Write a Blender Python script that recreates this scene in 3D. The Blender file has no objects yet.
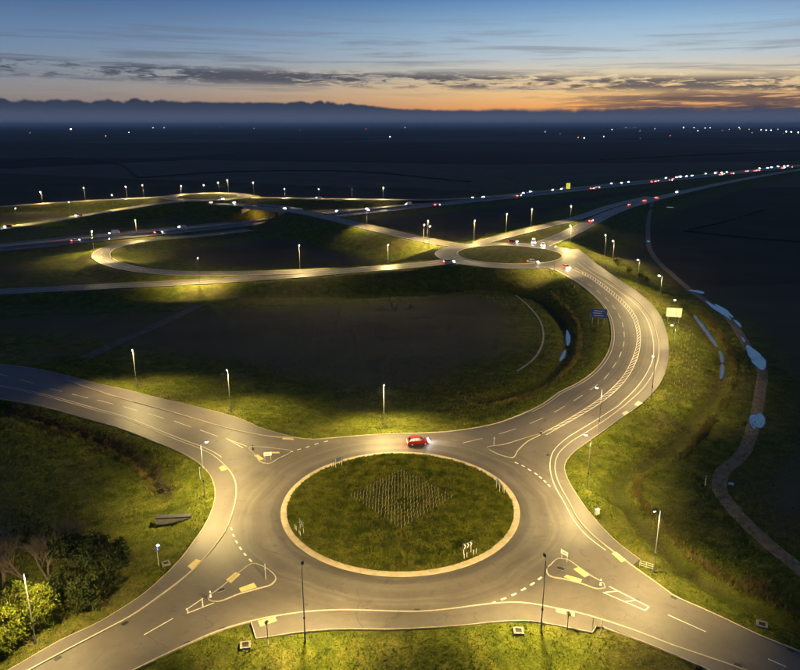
import bpy, bmesh, math, random
import numpy as np
from mathutils import Vector, Matrix, noise
from mathutils.geometry import tessellate_polygon

random.seed(4); rng = np.random.default_rng(4)
R = math.radians
scene = bpy.context.scene

# ------------------------------------------------------------------ camera
cam = bpy.data.cameras.new('camera'); cam_ob = bpy.data.objects.new('camera', cam)
scene.collection.objects.link(cam_ob)
cam.sensor_fit = 'HORIZONTAL'; cam.sensor_width = 36.0; cam.lens = 36.0*707/800
cam.clip_start = 0.5; cam.clip_end = 90000
cam_ob.location = (0, 0, 60)
cam_ob.rotation_euler = (R(90)-math.atan(210/707), 0, 0)
scene.camera = cam_ob

# ------------------------------------------------------------------ dusk sky
world = bpy.data.worlds.new('World'); scene.world = world; world.use_nodes = True

class NT:
    """small helper round a node tree"""
    def __init__(s, tree): s.t = tree; s.n = tree.nodes; s.l = tree.links
    def node(s, typ, **kw):
        n = s.n.new(typ)
        for k, v in kw.items(): setattr(n, k, v)
        return n
    def put(s, sock, v):
        if isinstance(v, bpy.types.NodeSocket): s.l.new(v, sock)
        elif v is not None:
            if hasattr(sock.default_value, '__len__') and not hasattr(v, '__len__'): v = (v, v, v)
            if hasattr(v, '__len__') and len(v) == 3 and len(sock.default_value) == 4: v = (*v, 1)
            sock.default_value = v
    def math(s, op, a, b=None, c=None, clamp=False):
        n = s.node('ShaderNodeMath', operation=op); n.use_clamp = clamp
        for i, v in enumerate((a, b, c)): s.put(n.inputs[i], v)
        return n.outputs[0]
    def ramp(s, fac, stops, interp='LINEAR'):
        n = s.node('ShaderNodeValToRGB'); n.color_ramp.interpolation = interp
        el = n.color_ramp.elements
        while len(el) < len(stops): el.new(0.5)
        for e, (p, c) in zip(el, stops):
            e.position = p
            if not hasattr(c, '__len__'): c = (c, c, c)
            e.color = (*c, 1) if len(c) == 3 else c
        s.put(n.inputs[0], fac); return n.outputs[0]
    def noise(s, vec, scale, detail=4, rough=0.55, dist=0.0):
        n = s.node('ShaderNodeTexNoise')
        s.put(n.inputs['Vector'], vec); s.put(n.inputs['Scale'], scale); s.put(n.inputs['Detail'], detail)
        s.put(n.inputs['Roughness'], rough); s.put(n.inputs['Distortion'], dist)
        return n.outputs[0]
    def mix(s, fac, a, b, mode='MIX'):
        n = s.node('ShaderNodeMix', data_type='RGBA', blend_type=mode)
        s.put(n.inputs[0], fac); s.put(n.inputs[6], a); s.put(n.inputs[7], b)
        return n.outputs[2]
    def vec(s, x, y, z):
        n = s.node('ShaderNodeCombineXYZ')
        for i, v in enumerate((x, y, z)): s.put(n.inputs[i], v)
        return n.outputs[0]
    def smooth(s, v, lo, hi):
        n = s.node('ShaderNodeMapRange', interpolation_type='SMOOTHSTEP')
        s.put(n.inputs[0], v); s.put(n.inputs[1], lo); s.put(n.inputs[2], hi)
        return n.outputs[0]

def build_sky():
    w = NT(world.node_tree); w.n.clear()
    out = w.node('ShaderNodeOutputWorld'); bg = w.node('ShaderNodeBackground')
    tc = w.node('ShaderNodeTexCoord'); sep = w.node('ShaderNodeSeparateXYZ')
    w.l.new(tc.outputs['Generated'], sep.inputs[0])
    x, y, z = sep.outputs
    az = w.math('ARCTAN2', x, y)
    zs = w.math('POWER', w.math('MAXIMUM', z, 0.0), 0.5)
    q = lambda v: math.sqrt(v)
    cool = w.ramp(zs, [(0, (.15,.16,.20)), (q(.022), (.22,.19,.19)), (q(.04), (.27,.26,.27)), (q(.065), (.23,.275,.34)),
                       (q(.1), (.145,.24,.39)), (q(.155), (.052,.12,.285)), (q(.33), (.055,.12,.29)), (q(.55), (.022,.05,.135)), (1, (.010,.024,.075))])
    warm = w.ramp(zs, [(0, (.75,.30,.10)), (q(.022), (1.08,.46,.12)), (q(.040), (1.0,.62,.25)), (q(.060), (.84,.66,.40)),
                       (q(.085), (.54,.62,.66)), (q(.12), (.34,.51,.68)), (q(.158), (.11,.27,.54)), (q(.33), (.15,.31,.58)), (q(.55), (.024,.055,.15)), (1, (.010,.024,.075))])
    d = w.math('DIVIDE', w.math('SUBTRACT', az, 0.32), 0.46)
    glow = w.math('POWER', 2.718, w.math('MULTIPLY', w.math('MULTIPLY', d, d), -1.0))
    col = w.mix(glow, cool, warm)
    # high thin streaks
    p1 = w.vec(w.math('MULTIPLY', az, 3.0), w.math('MULTIPLY', w.math('ADD', z, w.math('MULTIPLY', az, 0.012)), 75.0), 0.0)
    n1 = w.noise(p1, 1.6, 4, 0.62, 0.5)
    b1 = w.math('MULTIPLY', w.smooth(z, 0.03, 0.05), w.math('SUBTRACT', 1.0, w.smooth(z, 0.075, 0.16)))
    m1 = w.math('MULTIPLY', w.smooth(n1, 0.47, 0.66), b1)
    col = w.mix(w.math('MULTIPLY', m1, 0.62), col, w.mix(glow, (.12,.145,.19), (.23,.25,.29)))
    # broken dark band of small clouds
    p2 = w.vec(w.math('MULTIPLY', az, 24.0), w.math('MULTIPLY', z, 150.0), 3.0)
    n2 = w.noise(p2, 1.5, 5, 0.68, 0.4)
    n2b = w.noise(w.vec(w.math('MULTIPLY', az, 3.0), w.math('MULTIPLY', z, 60.0), 9.0), 1.3, 3, 0.5, 0.0)
    zc = w.math('SUBTRACT', z, w.math('MULTIPLY_ADD', az, -0.020, 0.057))
    b2 = w.math('SUBTRACT', 1.0, w.smooth(w.math('ABSOLUTE', zc), 0.003, 0.015))
    m2 = w.math('MULTIPLY', w.smooth(w.math('ADD', n2, w.math('MULTIPLY', n2b, 0.6)), 0.70, 0.86), b2)
    col = w.mix(w.math('MULTIPLY', m2, 0.92), col, w.mix(glow, (.055,.070,.105), (.11,.10,.11)))
    # ragged clouds under the glow, on the right
    p3 = w.vec(w.math('MULTIPLY', az, 10.0), w.math('MULTIPLY', w.math('SUBTRACT', z, w.math('MULTIPLY', az, 0.02)), 170.0), 6.0)
    n3 = w.noise(p3, 1.1, 5, 0.66, 0.7)
    b3 = w.math('MULTIPLY', w.math('SUBTRACT', 1.0, w.smooth(z, 0.032, 0.050)), w.smooth(az, 0.06, 0.36))
    m3 = w.smooth(w.math('ADD', n3, w.math('MULTIPLY', b3, 0.34)), 0.62, 0.84)
    col = w.mix(w.math('MULTIPLY', w.math('MULTIPLY', m3, b3), 0.9), col, (.085,.066,.080))
    # cloud bank low on the horizon
    n4 = w.noise(w.vec(w.math('MULTIPLY', az, 55.0), w.math('MULTIPLY', z, 60.0), 2.0), 1.0, 5, 0.60, 0.3)
    n5 = w.noise(w.vec(w.math('MULTIPLY', az, 9.0), w.math('MULTIPLY', z, 10.0), 5.0), 1.0, 3, 0.5, 0.0)
    def domes(freq, seed):
        v = w.node('ShaderNodeTexVoronoi', voronoi_dimensions='2D', feature='F1'); v.inputs['Scale'].default_value = 1.0
        w.l.new(w.vec(w.math('MULTIPLY_ADD', az, freq, seed), w.math('MULTIPLY', z, freq*0.3), 0.0), v.inputs['Vector'])
        return w.math('SUBTRACT', 1.0, w.math('MULTIPLY', v.outputs['Distance'], v.outputs['Distance']))
    bumps = w.math('ADD', w.math('MULTIPLY', domes(38.0, 3.3), 0.62), w.math('MULTIPLY', domes(120.0, 8.1), 0.38))
    right = w.smooth(az, -0.14, 0.06)
    amp = w.math('MULTIPLY', w.smooth(n5, 0.25, 0.65), w.math('MULTIPLY_ADD', right, -0.005, 0.012))
    top = w.math('ADD', w.math('MULTIPLY_ADD', right, -0.0095, 0.0290), w.math('ADD', w.math('MULTIPLY', w.math('SUBTRACT', w.math('MULTIPLY_ADD', n4, 0.5, bumps), 1.05), amp), w.math('MULTIPLY', w.math('SUBTRACT', n5, 0.45), 0.008)))
    edge = w.math('MULTIPLY_ADD', w.smooth(az, 0.0, 0.4), 0.0030, 0.0016)
    m4 = w.math('SUBTRACT', 1.0, w.smooth(w.math('DIVIDE', w.math('SUBTRACT', z, top), edge), -1.0, 1.3))
    bank = w.ramp(w.math('MULTIPLY', z, 25.0), [(0, (.115,.135,.200)), (.30, (.085,.105,.165)), (.52, (.050,.065,.108)), (.8, (.032,.043,.075))])
    col = w.mix(m4, col, bank)
    w.l.new(col, bg.inputs[0]); bg.inputs[1].default_value = 1.0
    w.l.new(bg.outputs[0], out.inputs[0])
build_sky()

# exposure and sampling
scene.view_settings.view_transform = 'Standard'; scene.view_settings.look = 'None'
scene.view_settings.exposure = 0.0; scene.view_settings.gamma = 1.0
scene.view_settings.use_curve_mapping = False
scene.render.engine = 'CYCLES'
cy = scene.cycles
cy.use_denoising = True; cy.use_light_tree = True; cy.use_adaptive_sampling = True; cy.adaptive_threshold = 0.04; cy.adaptive_min_samples = 24
cy.max_bounces = 3; cy.diffuse_bounces = 1; cy.glossy_bounces = 2; cy.transmission_bounces = 2
cy.volume_bounces = 0; cy.transparent_max_bounces = 4
cy.sample_clamp_indirect = 3.0; cy.caustics_reflective = False; cy.caustics_refractive = False

HAZE = 5.0e-5
LAMP_COL = (1.0, 0.725, 0.26); LAMP_W = 17500.0

# ------------------------------------------------------------------ materials
MATS = {}
def new_mat(name):
    m = bpy.data.materials.new(name); m.use_nodes = True
    t = NT(m.node_tree); b = m.node_tree.nodes['Principled BSDF']
    MATS[name] = m; return m, t, b
def pos(t): return t.node('ShaderNodeNewGeometry').outputs['Position']

def plain(name, col, rough=0.6, metal=0.0, var=0.25, scale=3.0, emit=None, es=0.0, spec=0.5):
    m, t, b = new_mat(name)
    n = t.noise(pos(t), scale, 4, 0.6)
    lo = tuple(c*(1-var) for c in col); hi = tuple(min(1, c*(1+var)) for c in col)
    t.l.new(t.ramp(n, [(0.3, lo), (0.7, hi)]), b.inputs['Base Color'])
    b.inputs['Roughness'].default_value = rough; b.inputs['Metallic'].default_value = metal
    b.inputs['Specular IOR Level'].default_value = spec
    if emit: b.inputs['Emission Color'].default_value = (*emit, 1); b.inputs['Emission Strength'].default_value = es
    return m

def mat_asphalt(name, col, var=0.22):
    m, t, b = new_mat(name); p = pos(t)
    big = t.noise(p, 0.09, 4, 0.6, 0.4); mid = t.noise(p, 0.9, 5, 0.65); fine = t.noise(p, 22.0, 3, 0.7)
    c = t.ramp(big, [(0.3, tuple(v*(1-var) for v in col)), (0.7, tuple(v*(1+var) for v in col))])
    c = t.mix(0.5, c, t.ramp(mid, [(0.3, (.35,)*3), (0.72, (.66,)*3)]), 'OVERLAY')
    c = t.mix(0.35, c, t.ramp(fine, [(0.3, (.3,)*3), (0.7, (.7,)*3)]), 'OVERLAY')
    # cracks and tar seams
    v = t.node('ShaderNodeTexVoronoi', feature='DISTANCE_TO_EDGE'); v.inputs['Scale'].default_value = 0.11
    dis = t.node('ShaderNodeVectorMath', operation='ADD')
    t.l.new(p, dis.inputs[0])
    nn = t.node('ShaderNodeTexNoise'); nn.inputs['Scale'].default_value = 0.5; t.l.new(p, nn.inputs['Vector'])
    t.l.new(nn.outputs[1], dis.inputs[1]); t.l.new(dis.outputs[0], v.inputs['Vector'])
    crack = t.math('MULTIPLY', t.math('SUBTRACT', 1.0, t.smooth(v.outputs[0], 0.0, 0.008)), t.smooth(big, 0.5, 0.62))
    c = t.mix(t.math('MULTIPLY', crack, 0.55), c, (.02,.02,.02))
    stain = t.noise(p, 0.42, 4, 0.7, 0.8)
    c = t.mix(t.math('MULTIPLY', t.smooth(stain, 0.57, 0.70), 0.5), c, tuple(v*0.45 for v in col))
    spot = t.node('ShaderNodeTexVoronoi', feature='F1'); spot.inputs['Scale'].default_value = 0.16; t.l.new(p, spot.inputs['Vector'])
    c = t.mix(t.math('MULTIPLY', t.math('SUBTRACT', 1.0, t.smooth(spot.outputs['Distance'], 0.035, 0.065)), 0.5), c, (.025,.024,.022))
    # tyre wear plus painted headlight streaks, round the circulatory lane and along the carriageways
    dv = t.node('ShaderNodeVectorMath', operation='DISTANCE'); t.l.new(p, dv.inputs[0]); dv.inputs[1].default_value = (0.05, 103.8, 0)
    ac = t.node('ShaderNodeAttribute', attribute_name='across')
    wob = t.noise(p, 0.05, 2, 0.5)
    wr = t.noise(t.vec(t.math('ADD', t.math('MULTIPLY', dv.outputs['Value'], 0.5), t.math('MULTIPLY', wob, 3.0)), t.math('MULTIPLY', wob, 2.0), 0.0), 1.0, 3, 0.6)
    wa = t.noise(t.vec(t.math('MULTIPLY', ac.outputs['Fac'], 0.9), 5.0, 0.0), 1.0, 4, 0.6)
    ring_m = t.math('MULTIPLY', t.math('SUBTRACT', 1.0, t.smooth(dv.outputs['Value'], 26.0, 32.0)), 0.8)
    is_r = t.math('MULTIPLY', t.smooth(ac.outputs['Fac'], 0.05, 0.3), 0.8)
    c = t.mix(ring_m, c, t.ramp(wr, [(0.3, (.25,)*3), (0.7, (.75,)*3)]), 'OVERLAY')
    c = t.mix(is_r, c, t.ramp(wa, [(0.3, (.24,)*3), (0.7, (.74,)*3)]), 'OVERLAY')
    t.l.new(c, b.inputs['Base Color'])
    t.l.new(t.ramp(mid, [(0.3, .5), (0.7, .68)]), b.inputs['Roughness'])
    b.inputs['Specular IOR Level'].default_value = 0.45
    bump = t.node('ShaderNodeBump'); bump.inputs['Strength'].default_value = 0.35; bump.inputs['Distance'].default_value = 0.02
    t.l.new(fine, bump.inputs['Height']); t.l.new(bump.outputs[0], b.inputs['Normal'])
    return m
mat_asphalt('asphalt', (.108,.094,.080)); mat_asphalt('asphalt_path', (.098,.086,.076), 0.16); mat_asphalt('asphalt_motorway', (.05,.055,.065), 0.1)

def mat_ground():
    m, t, b = new_mat('ground'); p = pos(t)
    n1 = t.noise(p, 0.045, 3, 0.6, 0.3); n2 = t.noise(p, 0.35, 4, 0.7, 0.5); n3 = t.noise(p, 3.2, 4, 0.75)
    green = t.ramp(n2, [(0.28, (.034,.046,.006)), (0.5, (.080,.098,.010)), (0.68, (.150,.150,.024)), (0.8, (.20,.170,.045))])
    green = t.mix(t.smooth(n1, 0.45, 0.7), green, t.ramp(n2, [(0.3, (.070,.066,.018)), (0.7, (.135,.115,.038))]))
    green = t.mix(0.75, green, t.ramp(n3, [(0.28, (.12,)*3), (0.72, (.88,)*3)]), 'OVERLAY')
    # open fields further out: large plots of differing crop and bare soil
    v = t.node('ShaderNodeTexVoronoi', feature='F1'); v.inputs['Scale'].default_value = 0.0022
    mp = t.node('ShaderNodeMapping'); mp.inputs['Scale'].default_value = (0.55, 1.0, 0.0); mp.inputs['Rotation'].default_value = (0, 0, 0.35)
    t.l.new(p, mp.inputs[0]); t.l.new(mp.outputs[0], v.inputs['Vector'])
    sepc = t.node('ShaderNodeSeparateColor'); t.l.new(v.outputs['Color'], sepc.inputs[0])
    plot = t.ramp(sepc.outputs[0], [(0.0, (.035,.026,.016)), (0.3, (.085,.064,.036)), (0.5, (.045,.042,.018)), (0.75, (.105,.090,.050)), (1.0, (.150,.115,.070))])
    plot = t.mix(0.6, plot, t.ramp(t.noise(p, 0.02, 4, 0.7), [(0.3, (.3,)*3), (0.7, (.7,)*3)]), 'OVERLAY')
    at = t.node('ShaderNodeAttribute', attribute_name='field')
    c = t.mix(at.outputs['Fac'], green, plot)
    # bare earth on ditch banks
    at2 = t.node('ShaderNodeAttribute', attribute_name='bank')
    c = t.mix(t.math('MULTIPLY', at2.outputs['Fac'], t.smooth(n2, 0.3, 0.6)), c, (.036,.030,.016))
    t.l.new(c, b.inputs['Base Color']); b.inputs['Roughness'].default_value = 0.95
    b.inputs['Specular IOR Level'].default_value = 0.1
    bump = t.node('ShaderNodeBump'); bump.inputs['Strength'].default_value = 0.7; bump.inputs['Distance'].default_value = 0.35
    t.l.new(t.math('ADD', n3, t.math('MULTIPLY', n2, 0.6)), bump.inputs['Height']); t.l.new(bump.outputs[0], b.inputs['Normal'])
mat_ground()

def mat_leaf(name, lo, hi, scale=0.5):
    m, t, b = new_mat(name); p = pos(t)
    a = t.noise(p, scale, 4, 0.6); c2 = t.noise(p, 9.0, 2, 0.6)
    c = t.mix(t.smooth(a, 0.32, 0.68), lo, hi)
    c = t.mix(0.6, c, t.ramp(c2, [(0.3, (.25,)*3), (0.7, (.75,)*3)]), 'OVERLAY')
    t.l.new(c, b.inputs['Base Color']); b.inputs['Roughness'].default_value = 0.75
    b.inputs['Specular IOR Level'].default_value = 0.2
    tr = t.node('ShaderNodeBsdfTranslucent'); t.l.new(c, tr.inputs[0])
    mx = t.node('ShaderNodeMixShader'); mx.inputs[0].default_value = 0.3
    out = [n for n in t.n if n.type == 'OUTPUT_MATERIAL'][0]
    t.l.new(b.outputs[0], mx.inputs[1]); t.l.new(tr.outputs[0], mx.inputs[2]); t.l.new(mx.outputs[0], out.inputs[0])
mat_leaf('grass', (.060,.098,.005), (.235,.238,.022), 0.55)
mat_leaf('dry_grass', (.27,.20,.065), (.14,.125,.030), 0.35)
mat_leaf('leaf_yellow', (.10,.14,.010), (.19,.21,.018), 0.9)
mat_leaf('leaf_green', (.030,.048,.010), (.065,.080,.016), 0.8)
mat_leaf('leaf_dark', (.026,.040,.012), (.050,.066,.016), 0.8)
mat_leaf('bramble', (.035,.035,.014), (.08,.06,.028), 1.5)
mat_leaf('hedge_leaf', (.040,.044,.024), (.060,.062,.034), 0.05)
plain('bark', (.13,.105,.078), 0.9, scale=6)
plain('kerb', (.42,.37,.29), 0.8, scale=2.0, var=0.22)
plain('apron', (.50,.41,.27), 0.75, scale=0.8, var=0.22)
plain('paint', (.72,.69,.60), 0.6, scale=1.6, var=0.22)
plain('tactile', (.62,.50,.20), 0.8, scale=1.5, var=0.15)
plain('pale_slab', (.42,.37,.29), 0.8, scale=1.2, var=0.15)
plain('chamber_concrete', (.20,.18,.15), 0.9, scale=2.5, var=0.35)
plain('concrete', (.34,.32,.28), 0.85, scale=1.5, var=0.25)
plain('dark_iron', (.03,.03,.03), 0.6, metal=0.4)
plain('lamp_post', (.20,.20,.20), 0.5, metal=0.2, var=0.1, scale=8)
plain('galvanised', (.50,.51,.52), 0.5, metal=0.2, var=0.1, scale=8)
plain('black_metal', (.028,.028,.032), 0.45, var=0.1)
plain('white_plastic', (.75,.75,.74), 0.45, var=0.06)
plain('tube_plastic', (.40,.36,.24), 0.5, var=0.2)
plain('board_back', (.60,.58,.50), 0.5, metal=0.1, var=0.08)
plain('sign_back', (.25,.26,.28), 0.5, metal=0.3, var=0.12)
plain('sign_blue', (.02,.09,.38), 0.4, var=0.1)
plain('sign_green', (.02,.12,.07), 0.4, var=0.1)
plain('sign_white', (.80,.79,.74), 0.4, var=0.05)
plain('sign_yellow', (.80,.62,.05), 0.4, var=0.05)
plain('sign_black', (.02,.02,.02), 0.4)
plain('timber', (.06,.045,.03), 0.8, scale=5)
plain('mud', (.10,.075,.05), 0.55, scale=0.8, var=0.3)
plain('gravel', (.235,.165,.10), 0.95, scale=0.7, var=0.35)
plain('gravel_dark', (.08,.065,.05), 0.95, scale=0.5, var=0.35)
plain('rubber', (.02,.02,.02), 0.8)
plain('glass_dark', (.02,.025,.03), 0.08, spec=0.8)
for nm, c in (('red', (.42,.012,.02)), ('white', (.7,.7,.7)), ('silver', (.42,.43,.45)), ('blue', (.03,.07,.22)), ('black', (.02,.02,.022)), ('grey', (.13,.135,.14)), ('orange', (.55,.10,.02))):
    plain('car_'+nm, c, 0.28, 0.15, var=0.04)
plain('headlight', (.9,.9,.9), 0.2, emit=(1, .96, .90), es=450.0)
plain('taillight', (.4,.01,.01), 0.3, emit=(1, .035, .02), es=260.0)
plain('lamp_lens', (.9,.9,.9), 0.2, emit=(1, .95, .86), es=700.0)
plain('flood_white', (.9,.9,.9), 0.2, emit=(.92, .96, 1), es=16.0)
plain('flood_orange', (.9,.9,.9), 0.2, emit=(1, .5, .18), es=10.0)
plain('flood_red', (.9,.2,.2), 0.2, emit=(1, .12, .06), es=10.0)
plain('lit_sign', (.85,.8,.1), 0.4, emit=(.9, .85, .1), es=0.7)
plain('blue_lamp', (.8,.85,.9), 0.3, emit=(.75, .82, 1.0), es=8.0)
def mat_water():
    m, t, b = new_mat('water'); p = pos(t)
    b.inputs['Base Color'].default_value = (.03,.032,.035,1); b.inputs['Roughness'].default_value = 0.06
    b.inputs['IOR'].default_value = 2.4; b.inputs['Specular IOR Level'].default_value = 0.9
    bump = t.node('ShaderNodeBump'); bump.inputs['Strength'].default_value = 0.05; bump.inputs['Distance'].default_value = 0.02
    t.l.new(t.noise(p, 2.0, 3), bump.inputs['Height']); t.l.new(bump.outputs[0], b.inputs['Normal'])
mat_water()

# ------------------------------------------------------------------ object helpers
COL = scene.collection
def tag(o, label=None, cat=None, group=None, kind=None):
    if label: o['label'] = label
    if cat: o['category'] = cat
    if group: o['group'] = group
    if kind: o['kind'] = kind
    return o
def mesh(name, verts, faces, mat):
    me = bpy.data.meshes.new(name); me.from_pydata([tuple(v) for v in verts], [], faces); me.update()
    me.materials.append(MATS[mat]); return me
def obj(name, me, parent=None, loc=(0,0,0), rz=0.0):
    o = bpy.data.objects.new(name, me); COL.objects.link(o); o.parent = parent
    o.location = loc; o.rotation_euler = (0, 0, rz); return o
def empty(name, loc=(0,0,0), rz=0.0):
    o = bpy.data.objects.new(name, None); COL.objects.link(o); o.empty_display_size = 0.3
    o.location = loc; o.rotation_euler = (0, 0, rz); return o
def copy_tree(o, parent=None):
    kids = list(o.children); c = o.copy(); COL.objects.link(c); c.parent = parent
    for k in kids:
        if k.type != 'LIGHT': copy_tree(k, c)
    return c
class MB:
    """collects shapes into one mesh"""
    def __init__(s): s.v = []; s.f = []
    def add(s, v, f):
        n = len(s.v); s.v += [tuple(a) for a in v]; s.f += [tuple(i+n for i in q) for q in f]; return s
    def box(s, c, d, rz=0.0):
        x, y, z = (a/2 for a in d); cs, sn = math.cos(rz), math.sin(rz); v = []
        for sz in (-z, z):
            for sx, sy in ((-x,-y), (x,-y), (x,y), (-x,y)):
                v.append((c[0]+sx*cs-sy*sn, c[1]+sx*sn+sy*cs, c[2]+sz))
        return s.add(v, [(3,2,1,0), (4,5,6,7), (0,1,5,4), (1,2,6,5), (2,3,7,6), (3,0,4,7)])
    def tube(s, a, b, r0, r1, n=8):
        a, b = Vector(a), Vector(b); d = (b-a).normalized()
        u = d.orthogonal().normalized(); w = d.cross(u); v = []
        for p, r in ((a, r0), (b, r1)):
            for i in range(n):
                t = 2*math.pi*i/n; v.append(p+(u*math.cos(t)+w*math.sin(t))*r)
        return s.add(v, [(i, (i+1) % n, n+(i+1) % n, n+i) for i in range(n)]+[tuple(range(n-1, -1, -1)), tuple(range(n, 2*n))])
    def lathe(s, prof, n=12, c=(0,0,0)):
        v = []; f = []
        for r, z in prof:
            for i in range(n): t = 2*math.pi*i/n; v.append((c[0]+r*math.cos(t), c[1]+r*math.sin(t), c[2]+z))
        for k in range(len(prof)-1):
            for i in range(n): j = (i+1) % n; f.append((k*n+i, k*n+j, (k+1)*n+j, (k+1)*n+i))
        f.append(tuple(range(n-1, -1, -1))); f.append(tuple(range((len(prof)-1)*n, len(prof)*n)))
        return s.add(v, f)
    def mesh(s, name, mat): return mesh(name, s.v, s.f, mat)
    def build(s, name, mat, parent=None, loc=(0,0,0), rz=0.0): return obj(name, s.mesh(name, mat), parent, loc, rz)

def spline(pts, step=1.5, closed=False):
    """Catmull-Rom through the points, resampled about every step metres"""
    P_ = [np.array(p, float) for p in pts]; n = len(P_); out = []
    segs = n if closed else n-1
    for i in range(segs):
        p1, p2 = P_[i], P_[(i+1) % n]
        p0 = P_[i-1] if (closed or i > 0) else 2*p1-p2
        p3 = P_[(i+2) % n] if (closed or i+2 < n) else 2*p2-p1
        # centripetal tangents
        d1 = max(np.linalg.norm(p2-p1), 1e-6); d0 = max(np.linalg.norm(p1-p0), 1e-6); d2 = max(np.linalg.norm(p3-p2), 1e-6)
        m1 = d1*((p1-p0)/d0-(p2-p0)/(d0+d1)+(p2-p1)/d1); m2 = d1*((p2-p1)/d1-(p3-p1)/(d1+d2)+(p3-p2)/d2)
        k = max(1, int(d1/step))
        for j in range(k):
            t = j/k; t2 = t*t; t3 = t2*t
            out.append((2*t3-3*t2+1)*p1+(t3-2*t2+t)*m1+(-2*t3+3*t2)*p2+(t3-t2)*m2)
    if not closed: out.append(P_[-1])
    return np.array(out)
def even(pts, n):
    """n points evenly spaced along a polyline"""
    pts = np.asarray(pts, float); d = np.r_[0, np.cumsum(np.linalg.norm(np.diff(pts[:, :2], axis=0), axis=1))]
    s = np.linspace(0, d[-1], n)
    return np.stack([np.interp(s, d, pts[:, k]) for k in range(pts.shape[1])], 1)
def length(pts): return float(np.linalg.norm(np.diff(np.asarray(pts)[:, :2], axis=0), axis=1).sum())
def offset(pts, d, closed=False):
    pts = np.asarray(pts, float)
    if closed: t = np.roll(pts, -1, 0)-np.roll(pts, 1, 0)
    else: t = np.gradient(pts, axis=0)
    t = t[:, :2]/np.linalg.norm(t[:, :2], axis=1, keepdims=True)
    q = pts.copy(); q[:, 0] += -t[:, 1]*d; q[:, 1] += t[:, 0]*d   # + is to the left of travel
    return q
def with_z(pts, zf):
    pts = np.asarray(pts, float)
    z = np.array([zf(p) for p in pts]); return np.column_stack([pts[:, 0], pts[:, 1], z])
def ribbon(a, b, mat, name, zf=None, dz=0.0, cross=1, parent=None, skirt=0.0):
    """sheet between two polylines with the same number of points"""
    a = np.asarray(a, float); b = np.asarray(b, float); n = len(a); rows = []
    for j in range(cross+1):
        t = j/cross; r = a*(1-t)+b*t
        r = with_z(r, zf) if zf else (r if r.shape[1] == 3 else np.column_stack([r, np.zeros(n)]))
        r = r.copy(); r[:, 2] += dz; rows.append(r)
    if skirt:
        lo = rows[0].copy(); lo[:, 2] -= skirt; hi = rows[-1].copy(); hi[:, 2] -= skirt
        rows = [lo]+rows+[hi]
    v = np.concatenate(rows); f = []
    # make faces point up
    e1 = rows[0][min(1, n-1)]-rows[0][0]; e2 = rows[-1][0]-rows[0][0]; up = e1[0]*e2[1]-e1[1]*e2[0] > 0
    for j in range(len(rows)-1):
        for i in range(n-1):
            q = (j*n+i, j*n+i+1, (j+1)*n+i+1, (j+1)*n+i); f.append(q if up else q[::-1])
    me = mesh(name, v, f, mat)
    if cross > 1:
        k = (1 if skirt else 0); ac = np.concatenate([np.full(n, max(0, min(cross, j-k))/cross*np.linalg.norm((b-a)[n//2][:2])+0.3) for j in range(len(rows))])
        me.attributes.new('across', 'FLOAT', 'POINT').data.foreach_set('value', ac.astype(np.float32))
    return obj(name, me, parent)
def fill(pts, mat, name, z=0.0, parent=None, skirt=0.0, zf=None):
    """flat polygon from an outline"""
    pts = [(p[0], p[1]) for p in pts]
    tris = tessellate_polygon([[Vector((x, y, 0)) for x, y in pts]])
    v = [(x, y, (zf((x, y)) if zf else 0)+z) for x, y in pts]; f = []
    for t in tris:
        (ax, ay), (bx, by), (cx, cy_) = (pts[i] for i in t)
        f.append(tuple(t) if (bx-ax)*(cy_-ay)-(by-ay)*(cx-ax) > 0 else tuple(reversed(t)))
    if skirt:
        n = len(v); v += [(x, y, q-skirt) for x, y, q in v]
        ar = sum(pts[i][0]*pts[(i+1) % n][1]-pts[(i+1) % n][0]*pts[i][1] for i in range(n))
        for i in range(n):
            j = (i+1) % n; q = (i, n+i, n+j, j); f.append(q if ar > 0 else q[::-1])
    return obj(name, mesh(name, v, f, mat), parent)
def strip_line(pts, w, mat, name, zf=None, dz=0.006, parent=None, h=0.0):
    """painted line (h = 0) or raised kerb (h > 0) along a polyline"""
    a, b = offset(pts, w/2), offset(pts, -w/2)
    return ribbon(a, b, mat, name, zf, dz+h, 1, parent, skirt=(h+0.1) if h else 0.0)
def zD(p):
    t = min(1.0, max(0.0, (p[1]-150)/128)); return 5*t*t*(3-2*t)

# ================================================================== LAYOUT (metres; x east, y north of the camera's foot)
def join(*chains, step=1.2): 
    out = []
    for c in chains:
        s = spline(c, step) if len(c) > 2 else np.array(c, float)
        out.append(s)
    return np.concatenate(out)

# outline of the roundabout's tarmac, footways included
W_BACK = [(-50.39, 60.42), (-44.94, 66.73), (-44.13, 67.82), (-41.24, 71.64), (-37.78, 75.06), (-36.13, 77.36), (-34.48, 79.98), (-33.01, 83.63), (-31.66, 88.3), (-30.92, 93.41), (-30.51, 97.58), (-30.56, 102.08), (-31.13, 106.27), (-33.06, 112.21), (-36.63, 117.95), (-42.11, 123.35), (-49.68, 128.73), (-57.74, 134.28), (-68.59, 140.27), (-80.19, 146.46), (-91.37, 150.65), (-107.83, 155.07), (-135.33, 160.41)]
N_BACK = [(-158.6, 191.06), (-124.1, 181.15), (-104.54, 174.92), (-95.3, 172.15), (-85.47, 167.57), (-75.5, 161.8), (-63.53, 155.72), (-54.92, 150.96), (-44.23, 145.3), (-34.06, 139.19), (-28.46, 134.28), (-21.67, 130.14), (-17.91, 128.96), (-12.02, 129.9), (-7.06, 130.85), (0, 131.57), (10.21, 132.79), (18.78, 136.05), (25.9, 141.36), (32.65, 148.23)]
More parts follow.
